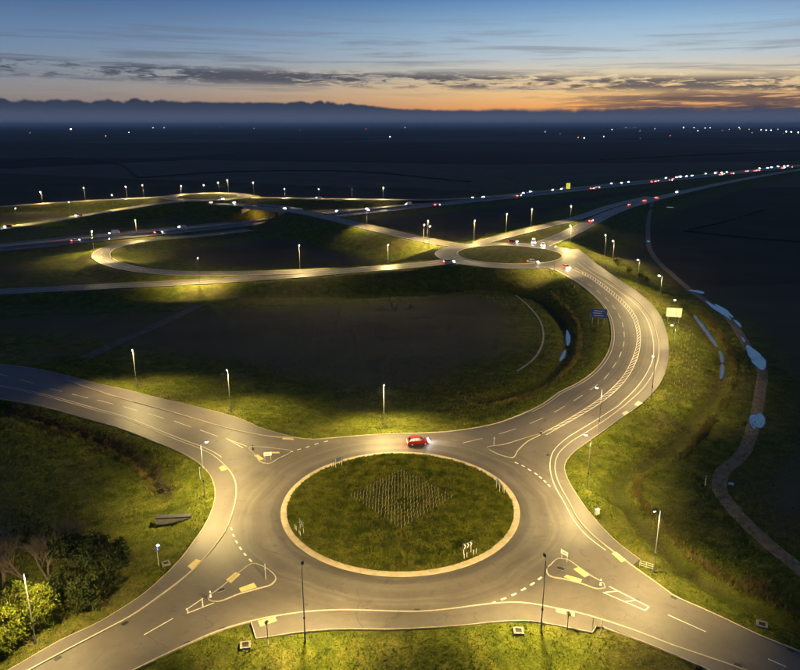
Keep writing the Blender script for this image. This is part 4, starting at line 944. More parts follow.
def ang_of(p): return math.atan2(p[0][1]-CY, p[0][0]-CX)
chevron_sign(ang_of([(-15.34, 95.32)]), 'chevron sign with white posts on the west edge of the round island')
chevron_sign(ang_of([(10.14, 89.04)]), 'chevron sign with white marker posts on the south east of the round island')
chevron_sign(ang_of([(16.93, 108.31)]), 'chevron sign on the east edge of the round island')
chevron_sign(ang_of([(-12.78, 118.75)]), 'chevron sign on the north west edge of the round island')
def chamber(base, rz, label, s=.8):
    x, y = base; o = empty('inspection_chamber', (x, y, ground_z(x, y)), rz); tag(o, label, 'drain cover', 'drain chambers in the grass')
    mb = MB()
    for dx, dy, w, d in ((0, .62, 1.6, .32), (0, -.62, 1.6, .32), (.64, 0, .32, .92), (-.64, 0, .32, .92)): mb.box((dx*s, dy*s, .12), (w*s, d*s, .34))
    mb.build('surround', 'chamber_concrete', o); MB().box((0, 0, .16), (.95*s, .95*s, .05)).build('cover', 'dark_iron', o)
chamber([(-18.56, 70.78)][0], .2, 'square concrete drain chamber on the grass below the south footway, left')
chamber([(14.64, 73.32)][0], -.05, 'square concrete drain chamber on the grass below the south footway, right')
chamber([(-33.36, 87.33)][0], .5, 'drain chamber beside the lit blue sign on the west verge', .7)
chamber([(45.32, 74.5)][0], -.4, 'pale drain cover on the verge of the south east arm', .8)
# headwall of the west ditch
hb = [(-36.25, 99.94)][0]; hw = empty('culvert_headwall', (hb[0], hb[1], ground_z(*hb)+.1), .10); tag(hw, 'long concrete culvert headwall with dark rail where the west ditch ends', 'headwall')
MB().box((0, 0, .1), (5.4, .45, 1.2)).build('wall', 'concrete', hw); MB().box((0, .30, .82), (5.5, 1.05, .24)).build('coping', 'black_metal', hw)
for s in (-2.4, -.8, .8, 2.4): MB().box((s, .45, .2), (.12, .12, 1.2)).build('rail_post', 'timber', hw)
# barrier by the east lamp
bb = [(34.76, 86.38)][0]; br = empty('pedestrian_barrier', (bb[0], bb[1], ground_z(*bb)), -.55); tag(br, 'low galvanised barrier frame at the foot of the east street lamp', 'barrier')
for z in (.25, .6, .95): MB().tube((-.9, 0, z), (.9, 0, z), .03, .03, 6).build('rail', 'galvanised', br)
for s in (-.9, 0, .9): MB().tube((s, 0, -.1), (s, 0, 1.0), .035, .035, 6).build('post', 'galvanised', br)
# white cabinet, marker posts
cb = [(31.7, 100.85)][0]; c_ = empty('utility_cabinet', (cb[0], cb[1], ground_z(*cb)), .4); tag(c_, 'small white utility cabinet on the grass east of the roundabout', 'cabinet')
MB().box((0, 0, .45), (.7, .4, .9)).build('body', 'white_plastic', c_); MB().box((0, 0, .93), (.76, .46, .06)).build('lid', 'white_plastic', c_); MB().box((0, -.206, .45), (.6, .01, .75)).build('door', 'sign_white', c_); MB().box((0, 0, .02), (.8, .5, .1)).build('plinth', 'concrete', c_)
for p_, lab, cat in (([(53.94, 112.25, -1.2)], 'lone white marker post beside the gravel track bend', 'post'),):
    b = p_[0]; o = empty('marker_post', (b[0], b[1], ground_z(b[0], b[1]))); tag(o, lab, cat)
    MB().tube((0, 0, -.1), (0, 0, 1.9), .06, .06, 8).build('post', 'white_plastic', o); MB().tube((0, 0, 1.55), (0, 0, 1.75), .066, .066, 8).build('reflector', 'sign_black', o)
def gully(base, to, label):
    b = base; rz = math.atan2(to[1]-b[1], to[0]-b[0]); o = empty('drain_grate', (b[0], b[1], 0.0), rz); tag(o, label, 'drain', 'gully grates along the kerbs')
    mb = MB().box((0, .24, .012), (.75, .07, .016)).box((0, -.24, .012), (.75, .07, .016)).box((.36, 0, .0125), (.06, .48, .017)).box((-.36, 0, .0125), (.06, .48, .017)); mb.build('frame', 'dark_iron', o)
    for s in np.linspace(-.26, .26, 5): MB().box((s, 0, .010), (.05, .44, .012)).build('bar', 'dark_iron', o)
    MB().box((0, 0, .004), (.66, .42, .004)).build('pit', 'sign_black', o)
for (a, b), lab in (([(-34.53, 74.78), (-33.28, 76.58)], 'gully grate on the kerb of the south west arm, nearer the junction'), ([(-40.12, 68.71), (-38.44, 70.78)], 'gully grate on the kerb of the south west arm, near the frame corner'),
                    ([(-22.11, 73.77), (-20.09, 74.78)], 'gully grate by the south kerb left of the tactile slab'), ([(-25.65, 71.21), (-23.91, 72.6)], 'gully grate on the south kerb at the lower left grass tip'),
                    ([(36.3, 79.88), (37.82, 78.35)], 'gully grate on the north kerb of the south east arm'), ([(46.62, 70.11), (47.33, 69.44)], 'gully grate on the kerb at the right edge of the picture'),
                    ([(39.14, 67.59), (40.2, 66.88)], 'gully grate on the south kerb of the south east arm'), ([(2.19, 77.26), (3.87, 77.36)], 'gully grate at the south kerb below the round island'),
                    ([(-28.94, 110.76), (-27.74, 106.94)], 'gully grate on the west kerb bend'), ([(28.07, 122.06), (29.27, 124.22)], 'gully grate on the east kerb bend')):
    gully(a, b, lab)
for p_, lab, rz in (([(-24.07, 81.35)][0], 'dark square manhole cover on the south west traffic island', .5), ([(22.63, 86.15)][0], 'dark square manhole cover on the south east traffic island', -.4)):
    o = tag(empty('manhole_cover', (p_[0], p_[1], .10), rz), lab, 'manhole'); MB().box((0, 0, .008), (.95, .75, .012)).build('plate', 'dark_iron', o); MB().box((0, .39, .010), (.99, .04, .018)).box((0, -.39, .010), (.99, .04, .018)).build('frame', 'galvanised', o)
for p_, lab in (([(164.11, 702.53, -0.4), (46.36, 324.12, 0)], 'glowing yellow sign beside the motorway on the right'),):
    o = panel_sign(p_[0], p_[1], 4.0, 6.0, 1.0, lab, 'lit_sign', 2)

# saplings in tubes on the island, planted on a slanting grid
tube_me = MB().lathe([(.045, 0), (.045, .6), (.04, .61)], 6).mesh('tree_shelter', 'tube_plastic')
stake_me = MB().box((.06, 0, .34), (.025, .025, .68)).mesh('stake', 'timber')
B0 = np.array([(0.15, 95.88)][0]); BR = np.array([(8.49, 104.95)][0]); BL = np.array([(-8.18, 105.28)][0])
nu = 17; cnt = 0
def island_z(x, y): q = math.hypot(x-CX, y-CY)/(RI-.95); return .14+.45*(1-q*q)
for i in range(nu):
    for j in range(nu):
        if cnt >= 290 or random.random() < .03: continue
        p_ = B0+(BR-B0)*i/(nu-1)+(BL-B0)*j/(nu-1)+np.array([random.gauss(0, .04), random.gauss(0, .04)])
        o = obj('tree_shelter', tube_me, None, (p_[0], p_[1], island_z(*p_)-.03), random.uniform(0, 6))
        o.rotation_euler = (random.gauss(0, .05), random.gauss(.13, .05), 0); s = random.uniform(.9, 1.15); o.scale = (.85*s, .85*s, s)
        tag(o, 'pale plastic tree shelter tube in the dense planting grid on the round island', 'tree shelter', 'tree shelter tubes on the round island'); obj('stake', stake_me, o); cnt += 1
def shelters(n, region, label):
    mb = MB(); k = 0
    while k < n:
        x, y = region(); h = ground_z(x, y); k += .02
        if grid_at(DM, x, y) < 2.0 or grid_at(DD, x, y) < 2: continue
        mb.tube((x, y, h-.05), (x+random.gauss(0, .03), y, h+.6), .04, .04, 5); k += 1
    tag(mb.build('tree_shelters', 'tube_plastic'), label, 'tree shelters', kind='stuff')
def reg(poly, z):
    q = [p[:2] for p in poly]
    def f():
        while True:
            u, v = random.random(), random.random()
            a = np.array(q[0])*(1-u)+np.array(q[1])*u; b = np.array(q[3])*(1-u)+np.array(q[2])*u; p_ = a*(1-v)+b*v
            sx, sy = 1.9, 2.2; return round(p_[0]/sx)*sx+random.gauss(0, .1), round(p_[1]/sy)*sy+random.gauss(0, .1)
    return f
shelters(150, reg([(15.85, 274.35), (63.38, 274.35), (69.93, 240.07), (34.97, 240.07)], 0), 'pale tree shelter tubes planted on the bank below the far roundabout')
shelters(190, reg([(80.6, 207.36), (88.54, 207.36), (75.11, 159.73), (57.1, 144.15)], 0), 'pale tree shelter tubes planted on the bank outside the curve')

# ================================================================== VEHICLES
def car_proto(paint, van=False):
    root = empty('car' if not van else 'van'); L = 4.3 if not van else 5.4
    hl = L/2; W = .88 if not van else .98
    if van: st = [(-hl, .90, .45, 1.0), (-hl+.1, .98, .30, 1.15), (-1, 1, .28, 1.15), (1.2, 1, .28, 1.15), (2.0, .98, .28, 1.12), (hl-.2, .93, .32, .95), (hl, .82, .42, .82)]
    else: st = [(-hl, .84, .45, .88), (-hl+.12, .95, .30, .98), (-1.2, 1, .25, .98), (0, 1, .24, .96), (.95, 1, .25, .95), (1.7, .97, .27, .84), (hl-.15, .90, .30, .70), (hl, .76, .40, .60)]
    v = []; f = []
    for x, k, lo, hi in st:
        w = W*k
        for y, z in ((-w*.92, lo), (-w, lo+(hi-lo)*.45), (-w*.96, hi-.05), (-w*.80, hi), (w*.80, hi), (w*.96, hi-.05), (w, lo+(hi-lo)*.45), (w*.92, lo)): v.append((x, y, z))
    n = 8
    for i in range(len(st)-1):
        for j in range(n): f.append((i*n+j, i*n+(j+1) % n, (i+1)*n+(j+1) % n, (i+1)*n+j))
    f += [tuple(range(n-1, -1, -1)), tuple((len(st)-1)*n+j for j in range(n))]
    body = MB().add(v, f).build('body', 'car_'+paint, root)
    zb = .94 if not van else 1.12; zt = 1.46 if not van else 2.15
    x0, x1, x2, x3 = (-1.95, -1.45, .25, 1.05) if not van else (-2.62, -2.5, 1.05, 1.75)
    def slab_(a, b, c, d, z0, z1, w0, w1): return [(a, -w0, z0), (d, -w0, z0), (d, w0, z0), (a, w0, z0), (b, -w1, z1), (c, -w1, z1), (c, w1, z1), (b, w1, z1)], [(3, 2, 1, 0), (4, 5, 6, 7), (0, 1, 5, 4), (1, 2, 6, 5), (2, 3, 7, 6), (3, 0, 4, 7)]
    MB().add(*slab_(x0, x1, x2, x3, zb-.02, zt, W*.86, W*.68 if not van else W*.80)).build('cabin', 'glass_dark' if not van else 'car_'+paint, root)
    MB().add(*slab_(x1-.06, x1, x2, x2+.06, zt-.01, zt+.045, W*.72 if not van else W*.82, W*.62 if not van else W*.74)).build('roof', 'car_'+paint, root)
    if van: MB().add(*slab_(1.05, 1.02, 1.06, 1.78, 1.2, 1.95, W*.84, W*.82)).build('windscreen', 'glass_dark', root)
    else:
        for s in (-1, 1):
            for xa, xb in ((-.75, -.68), (.22, .98)):
                MB().tube((xb, s*W*.865, zb), (xa, s*W*.70, zt), .04, .035, 6).build('pillar', 'car_'+paint, root)
    for sx in (-L*.30, L*.31):
        for s in (-1, 1):
            wl = MB().tube((sx, s*(W-.20), .32), (sx, s*(W+.01), .32), .32, .32, 16).build('wheel', 'rubber', root)
            MB().tube((sx, s*(W+.005), .32), (sx, s*(W+.02), .32), .19, .19, 12).build('rim', 'galvanised', wl)
    for s in (-1, 1):
        MB().box((hl-.10, s*W*.62, .62 if not van else .78), (.18, .42, .19)).build('headlight', 'headlight', root)
        MB().box((-hl+.05, s*W*.66, .76 if not van else .95), (.14, .22, .22)).build('tail_light', 'taillight', root)
        MB().box((.78 if not van else 1.5, s*(W+.08), 1.0 if not van else 1.3), (.10, .18, .12)).build('wing_mirror', 'car_'+paint, root)
    MB().box((hl-.005, 0, .42), (.02, .5, .11)).build('number_plate', 'sign_white', root); MB().box((-hl+.0, 0, .62), (.02, .5, .11)).build('number_plate', 'sign_yellow', root)
    return root
PROTO = {}
def vehicle(kind, a, to, label, group, beam=0.0):
    new = kind not in PROTO
    if new: PROTO[kind] = car_proto(kind.split('_')[0], kind.endswith('van'))
    o = PROTO[kind] if new else copy_tree(PROTO[kind])
    o.location = (a[0], a[1], (a[2] if len(a) > 2 else 0)+.02); d = (to[0]-a[0], to[1]-a[1]); o.rotation_euler = (0, 0, math.atan2(d[1], d[0]))
    tag(o, label, 'van' if kind.endswith('van') else 'car', group)
    if beam:
        L = bpy.data.lights.new('beam', 'SPOT'); L.energy = beam; L.color = (1, .93, .82); L.spot_size = R(58); L.spot_blend = .6; L.shadow_soft_size = .12
        b = bpy.data.objects.new('beam', L); COL.objects.link(b); b.parent = o; b.location = (2.35, 0, .72) if not kind.endswith('van') else (2.85, 0, .85)
        b.rotation_euler = (0, R(-90+8), 0)
    return o
near_v = [('red', [(3.53, 126.89), (19.93, 129.19)], 'red hatchback on the north side of the near roundabout with headlights on', 900),
          ('orange', [(66.49, 279.05, 4.9), (71.39, 257.7, 4.4)], 'orange red car leaving the far roundabout onto the curve', 250),
          ('white_van', [(64.6, 340.57, 5.03), (56.12, 292.54, 5)], 'white van with bright headlights entering the far roundabout', 500),
          ('white', [(67.77, 333.2, 5.03), (59.05, 292.54, 5)], 'white car waiting right of the white van at the far roundabout', 400),
          ('red', [(55.15, 343.61, 5.03), (75.87, 333.38, 5)], 'red car circling behind the far roundabout island', 250),
          ('silver', [(20.36, 290.19, 5.02), (33.5, 292.54, 5)], 'silver car at the west mouth of the far roundabout', 400),
          ('silver', [(55.2, 289.77, 5.1), (69.3, 284.29, 4.9)], 'silver car on the near side of the far roundabout', 300),
          ('white', [(-76.68, 467.75, 7.35), (-54.36, 439.92, 7.3)], 'white car with headlights crossing the bridge', 600),
          ('white', [(-64.04, 566.57, 4.45), (-108.78, 557.01, 6)], 'white car climbing the far slip road right of the bridge', 500),
          ('white_van', [(-133.22, 536.11, 6.55), (-115.69, 501.37, 6.9)], 'white van with bright headlights at the roundabout beyond the motorway', 700),
          ('white', [(-118.6, 508, 6.9), (-102.06, 486.16, 7.3)], 'white car at the bridge approach beyond the motorway', 600),
          ('orange', [(-135.82, 511.34, 6.55), (-130.69, 505.14, 6.5)], 'orange car on the roundabout beyond the motorway', 300),
          ('grey', [(-211.49, 468.81, 2.4), (-227.25, 448.05, 1)], 'grey car showing red tail lights on the west slip road', 200),
          ('red', [(-238.47, 430.97, 0.4), (-274.87, 371.95, -0.3)], 'red car leaving the frame at the left on the west slip road', 200)]
for k, (a, t), lab, bm in near_v: vehicle(k, a, t, lab, 'vehicles on the roads', bm)
mdir2 = np.array(MOT[1][60][:2])-np.array(MOT[1][10][:2]); mdir2 = mdir2/np.linalg.norm(mdir2)
mnorm = np.array([-mdir2[1], mdir2[0]])
def motor(lst, side, names):
    c = MOT[1]
    for i, (x, kind, lane) in enumerate(lst):
        # x: distance along the motorway measured from the bridge
        p0 = np.array([bl[0], bl[1]]); q = p0+mdir2*x; j = int(np.argmin(np.hypot(c[:, 0]-q[0], c[:, 1]-q[1])))
        p_ = c[j][:2]+mnorm*side*lane; d = mdir2*(1 if side < 0 else -1)
        vehicle(kind, (p_[0], p_[1], c[j][2]+.02), (p_[0]+d[0], p_[1]+d[1]), names % wordy(i), 'vehicles on the motorway', 900 if i % 2 == 0 else 0)
def along(pts): 
    p0 = np.array([bl[0], bl[1]]); return [float(np.dot(np.array(p_[:2])-p0, mdir2)) for p_ in pts]
AW = along([(-36.37, 507.99, -0.5), (-16.98, 526.44, -0.5), (14.02, 556.69, -0.5), (66.98, 615.33, -0.5), (115.51, 663.54, -0.5), (149.35, 692.67, -0.5), (242.66, 784.57, -0.5), (331.79, 868.64, -0.5), (353.09, 889.38, -0.5), (408.6, 941.77, -0.5), (424.72, 957.86, -0.5), (535.72, 1064.52, -0.5), (586.81, 1109.08, -0.5)])
AR = along([(29.19, 563.87, -0.5), (100.45, 637.62, -0.5), (185.86, 715.06, -0.5), (274.59, 798.65, -0.5), (304.09, 828.34, -0.5), (391.42, 922.38, -0.5), (464.18, 983.05, -0.5), (551.87, 1064.52, -0.5), (611.02, 1122.89, -0.5)])
AW = sorted(AW+[v+14 for v in AW[3:]]+[v-19 for v in AW[6:]]); AR = sorted(AR+[v+16 for v in AR[2:]]+[v+40 for v in AR[5:]])
ck = ['silver', 'white', 'white_van', 'black', 'silver', 'blue', 'white', 'grey', 'white_van', 'silver', 'white', 'black', 'silver']
motor([(x, ck[i % 13], 6.8 if i % 3 else 10.3) for i, x in enumerate(AW)], 1, 'oncoming vehicle with white headlights on the motorway, %s past the bridge')
motor([(x, ck[(i+4) % 13], 6.8 if i % 2 else 10.3) for i, x in enumerate(AR)], -1, 'departing vehicle with red tail lights on the motorway, %s past the bridge')
AL = along([(-129.87, 429.6, -0.5), (-159.92, 403.27, -0.5)]); motor([(x, ck[i+1], 6.8) for i, x in enumerate(AL)], 1, 'oncoming vehicle on the motorway left of the bridge, %s from it')
AL = along([(-146.28, 417.05, -0.5), (-179.14, 388.56, -0.5)]); motor([(x, ck[i+5], 6.8) for i, x in enumerate(AL)], -1, 'departing vehicle on the motorway left of the bridge, %s from it')
sl = [(117.48, 436.75, 3.1), (197.89, 578.19, 1), (217.78, 607.37, 0.7), (254.47, 658.62, 0.4), (175.31, 544.76, 1.4)]; 
for (k, i, t, lab) in (('red', 0, 4, 'red car first down the slip road to the motorway'), ('grey', 1, 2, 'grey car halfway down the slip road'), ('orange', 2, 3, 'orange car just ahead of the grey one on the slip road'), ('white_van', 3, 1, 'white van facing the camera on the slip road'), ('black', 4, 1, 'black car following the grey one down the slip road')):
    vehicle(k, sl[i], sl[t], lab, 'vehicles on the roads', 400)

# ================================================================== VEGETATION
def blades(xs, ys, zs, hs, ws, per, mat, name, label, lean=.35):
    n = len(xs); N = n*per; r = rng
    bx = np.repeat(xs, per)+r.normal(0, .09, N); by = np.repeat(ys, per)+r.normal(0, .09, N); bz = np.repeat(zs, per)-.02
    h = np.repeat(hs, per)*r.uniform(.6, 1.2, N); w = np.repeat(ws, per)*r.uniform(.7, 1.3, N)
    a = r.uniform(0, 2*np.pi, N); la = r.uniform(0, 2*np.pi, N); ll = h*np.abs(r.normal(0, lean, N))
    v = np.empty((N, 3, 3))
    v[:, 0] = np.column_stack([bx-np.cos(a)*w, by-np.sin(a)*w, bz]); v[:, 1] = np.column_stack([bx+np.cos(a)*w, by+np.sin(a)*w, bz])
    v[:, 2] = np.column_stack([bx+np.cos(la)*ll, by+np.sin(la)*ll, bz+h])
    me = bpy.data.meshes.new(name); me.vertices.add(N*3); me.vertices.foreach_set('co', v.ravel())
    me.loops.add(N*3); me.loops.foreach_set('vertex_index', np.arange(N*3)); me.polygons.add(N)
    me.polygons.foreach_set('loop_start', np.arange(N)*3); me.polygons.foreach_set('loop_total', np.full(N, 3)); me.update(calc_edges=True)
    me.materials.append(MATS[mat]); return tag(obj(name, me), label, 'grass', kind='stuff')
def clump(x, y, s=.25): return np.sin(x*s*2.1+np.sin(y*s*1.3)*2)*np.cos(y*s*1.9+np.sin(x*s)*2)
# island grass
n = 24000; rr = (RI-1.0)*np.sqrt(rng.random(n)); aa = rng.random(n)*2*np.pi; x = CX+rr*np.cos(aa); y = CY+rr*np.sin(aa)
q = rr/(RI-.95); k = clump(x, y)
blades(x, y, .14+.45*(1-q*q), .18+.20*rng.random(n)+.14*np.maximum(k, 0), np.full(n, .042), 5, 'grass', 'grass', 'rough tufted grass on the round island')
k2 = rng.random(n) < .20*(k < .1)
blades(x[k2], y[k2], (.14+.45*(1-q*q))[k2], .3+.25*rng.random(k2.sum()), np.full(k2.sum(), .025), 4, 'dry_grass', 'dry_grass', 'dry bent stems among the grass of the round island')
# verges
n = 210000; x = rng.uniform(-95, 100, n); y = rng.uniform(66, 185, n)
vis = np.abs(x) < (y*.60+14); x, y = x[vis], y[vis]
h, dm, dd = terrain(x, y)
dens = np.clip(1.15-(y-70)/190, .25, 1)*np.where(dm < 14, 1, np.where(dm < 32, .45, .12))
k = (dm > .10) & (rng.random(len(x)) < dens); x, y, h, dm, dd = (a[k] for a in (x, y, h, dm, dd)); c = clump(x, y, .16)
blades(x, y, h, .15+.17*rng.random(len(x))+.12*np.maximum(c, 0), .036+.0002*np.maximum(y-80, 0), 4, 'grass', 'grass', 'short tufted grass on the road verges near the roundabout')
# banks further up the curve
n = 60000; x = rng.uniform(-20, 125, n); y = rng.uniform(185, 345, n); h, dm, dd = terrain(x, y); k = (dm > .25) & (dm < 22) & (rng.random(n) < .75); x, y, h = x[k], y[k], h[k]
blades(x, y, h, .2+.2*rng.random(len(x)), np.full(len(x), .07), 3, 'grass', 'grass', 'grass on the banks of the curving road')
# reeds and dead grass along the ditches
def along_line(pl, n, spread, lo=None, shift=0.0):
    s = offset(spline([p[:2] for p in pl], 1.0), shift); i = rng.integers(0, len(s), n); p_ = s[i]+rng.normal(0, spread, (n, 2)); return p_[:, 0], p_[:, 1]
for pl, sh, nn, lab in ((DITCH_E, 3.0, 8000, 'tall dry reeds along the field side of the east ditch'), (DITCH_W, -1.5, 1600, 'dry grass on the bank of the west ditch'), (DITCH_C, 3.2, 3200, 'dry grass along the ditch of the middle field')):
    x, y = along_line(pl, nn, .5, shift=sh); h, dm, dd = terrain(x, y); k = (dm > 1.0) & (y < 330) & (clump(x, y, .09) > rng.uniform(-.9, .5, len(x))); x, y, h = x[k], y[k], h[k]
    blades(x, y, h, .45+.55*rng.random(len(x)), np.full(len(x), .034), 4, 'dry_grass', 'dry_grass', lab, .3)
def dry_patch(pl, n, lab):
    q = [p[:2] for p in pl]; c = np.mean(q, 0); x = rng.normal(c[0], np.ptp([a[0] for a in q])/3.5, n); y = rng.normal(c[1], np.ptp([a[1] for a in q])/3.5, n)
    h = terrain(x, y)[0]; blades(x, y, h, .3+.3*rng.random(n), np.full(n, .035), 4, 'dry_grass', 'dry_grass', lab, .6)
dry_patch([(48.52, 86.46, -1.2), (50.29, 84.85, -1.2), (51.49, 83.08, -1.2), (48.74, 83.08, -1.2)], 350, 'flattened patch of straw coloured grass by the south east ditch')
dry_patch([(4.68, 154.3, -1.2), (30.04, 166.47, -1.2), (30.11, 159.5, -1.2), (6.72, 147.04, -1.2)], 1500, 'straw coloured grass on the bank north of the roundabout')
dry_patch([(-39.37, 78.96), (-38.05, 78.96), (-37.84, 77.75), (-39.05, 77.56)], 120, 'pale bare patch of dead grass on the lower left verge')

def tree(base, h, rx, leafmat, label, leaves=2600, bare=False, ls=.16, group='trees at the lower left', name='tree', stems=1, low=.25, seed=0):
    rnd = random.Random(seed); x, y = base[0], base[1]; z = ground_z(x, y)-.05
    root = empty(name, (x, y, z)); tag(root, label, 'tree' if name != 'shrub' else 'shrub', group)
    tr_, tips = MB(), []
    def branch(p, d, ln, r, lev):
        e = p+d*ln; tr_.tube(p, e, r, r*.62, 6 if lev < 2 else 4)
        if lev >= (4 if bare else 3) or ln < .22:
            tips.append(e); return
        if lev >= 1: tips.append(p+d*ln*.6)
        for _ in range(rnd.choice((3, 3, 4)) if not bare else rnd.choice((4, 4, 5))):
            nd = (d+Vector((rnd.gauss(0, .55), rnd.gauss(0, .55), rnd.gauss(.12 if not bare else .45, .35)))).normalized()
            branch(p+d*ln*rnd.uniform(.55, 1.0), nd, ln*rnd.uniform(.55, .8), max(.014, r*.52), lev+1)
    for s in range(stems):
        d = Vector((rnd.gauss(0, .12 if stems == 1 else .45), rnd.gauss(0, .12 if stems == 1 else .45), 1)).normalized()
        branch(Vector((rnd.gauss(0, .02), rnd.gauss(0, .02), 0)), d, h*(.36 if not bare else .34), .035*h*(1 if stems == 1 else .5), 0)
    tr_.build('trunk', 'bark', root)
    if leaves:
        # leaf sprays: clusters on the branch tips, filled out to the crown's uneven volume
        cl = []
        for t in tips: cl.append((t, .17*rx))
        for _ in range(int(len(tips)*.5)+14):
            a = rnd.uniform(0, 2*math.pi); q = rnd.random()**.5; zz = rnd.uniform(low, 1.0)
            rr_ = rx*q*math.sqrt(max(.05, 1-((zz-.5)/.58)**2))*rnd.uniform(.75, 1.15)
            cl.append((Vector((rr_*math.cos(a), rr_*math.sin(a), zz*h)), .17*rx))
        k = rng.integers(0, len(cl), leaves); c = np.array([tuple(cl[i][0]) for i in range(len(cl))])[k]; sp = np.array([q[1] for q in cl])[k]
        c = c+rng.normal(0, 1, (leaves, 3))*sp[:, None]*np.array([.75, .75, .6]); c[:, 2] = np.maximum(c[:, 2], .12)
        u = rng.normal(0, 1, (leaves, 3)); u /= np.linalg.norm(u, axis=1, keepdims=True); w = np.cross(u, rng.normal(0, 1, (leaves, 3))); w /= np.linalg.norm(w, axis=1, keepdims=True)
        sz = ls*rng.uniform(.6, 1.4, (leaves, 1)); V = np.stack([c-u*sz, c+w*sz*.5, c+u*sz, c-w*sz*.5], 1).reshape(-1, 3)
        F = np.arange(leaves*4).reshape(-1, 4)
        me = bpy.data.meshes.new('crown'); me.vertices.add(len(V)); me.vertices.foreach_set('co', V.ravel()); me.loops.add(F.size); me.loops.foreach_set('vertex_index', F.ravel())
        me.polygons.add(len(F)); me.polygons.foreach_set('loop_start', np.arange(len(F))*4); me.polygons.foreach_set('loop_total', np.full(len(F), 4)); me.update(calc_edges=True)
        me.materials.append(MATS[leafmat]); obj('crown', me, root)
    return root
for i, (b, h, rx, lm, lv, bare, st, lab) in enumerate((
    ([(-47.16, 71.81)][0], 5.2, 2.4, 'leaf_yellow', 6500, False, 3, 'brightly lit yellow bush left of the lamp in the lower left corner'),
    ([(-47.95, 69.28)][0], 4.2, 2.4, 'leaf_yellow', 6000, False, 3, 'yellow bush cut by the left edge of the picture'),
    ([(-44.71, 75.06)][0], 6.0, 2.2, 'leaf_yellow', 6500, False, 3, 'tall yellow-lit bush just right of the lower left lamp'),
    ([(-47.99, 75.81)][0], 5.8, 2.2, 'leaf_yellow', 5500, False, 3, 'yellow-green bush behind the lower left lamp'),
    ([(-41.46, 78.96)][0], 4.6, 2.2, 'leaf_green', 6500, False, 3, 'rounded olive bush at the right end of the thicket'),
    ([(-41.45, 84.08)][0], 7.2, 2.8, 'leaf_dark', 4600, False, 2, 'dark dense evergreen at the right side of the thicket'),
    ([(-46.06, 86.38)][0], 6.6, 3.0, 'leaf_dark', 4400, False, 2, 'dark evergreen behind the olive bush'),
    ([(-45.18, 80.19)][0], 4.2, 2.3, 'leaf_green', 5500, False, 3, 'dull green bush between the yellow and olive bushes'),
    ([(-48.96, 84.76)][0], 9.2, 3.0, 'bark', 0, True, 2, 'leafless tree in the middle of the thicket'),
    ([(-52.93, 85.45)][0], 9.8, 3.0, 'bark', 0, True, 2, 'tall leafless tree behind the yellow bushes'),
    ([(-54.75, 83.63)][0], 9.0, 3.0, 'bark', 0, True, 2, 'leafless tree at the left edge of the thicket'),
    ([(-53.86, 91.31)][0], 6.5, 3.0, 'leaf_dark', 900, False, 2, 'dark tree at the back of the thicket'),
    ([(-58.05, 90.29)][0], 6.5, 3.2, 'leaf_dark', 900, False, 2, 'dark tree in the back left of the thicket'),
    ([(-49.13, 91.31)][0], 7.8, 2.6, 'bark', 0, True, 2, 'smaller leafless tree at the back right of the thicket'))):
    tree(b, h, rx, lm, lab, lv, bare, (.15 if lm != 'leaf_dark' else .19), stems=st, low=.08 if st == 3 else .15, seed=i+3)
# brambles in the west ditch
pr = []
sw = spline([p[:2] for p in DITCH_W], 1.0)
for i, t in enumerate(np.linspace(.2, .99, 26)):
    b = sw[int(t*(len(sw)-1))]+rng.normal(0, .4, 2)
    if i < 5: o = tree(b, 1.9, 1.1, 'bramble', '', 480, False, .12, 'brambles in the west ditch', 'shrub', 4, .05, seed=50+i); pr.append(o)
    else:
        o = copy_tree(pr[i % 5]); o.location = (b[0], b[1], ground_z(*b)-.05); s = random.uniform(.7, 1.25); o.scale = (s*1.2, s*1.2, s); o.rotation_euler = (0, 0, random.uniform(0, 6))
    tag(o, 'low tangled bramble shrub growing in the ditch beside the west arm', 'shrub', 'brambles in the west ditch')
for i, (p_, s) in enumerate((([(95.01, 305.83, 2.5)][0], 1.5), ([(94.69, 273.46, 1)][0], 1.6), ([(95.64, 270.24, 0.5)][0], 1.3), ([(94.58, 287.32, 1.8)][0], 1.2))):
    o = copy_tree(pr[i]); o.location = (p_[0], p_[1], ground_z(p_[0], p_[1])); o.scale = (s, s, s*1.2)
    tag(o, ('dark shrub on the bank by the lamp east of the far roundabout', 'larger dark shrub on the bank beside the upper curve', 'dark shrub at the foot of the upper curve bank', 'small shrub between two lamps on the upper curve bank')[i], 'shrub', 'shrubs on the far bank')

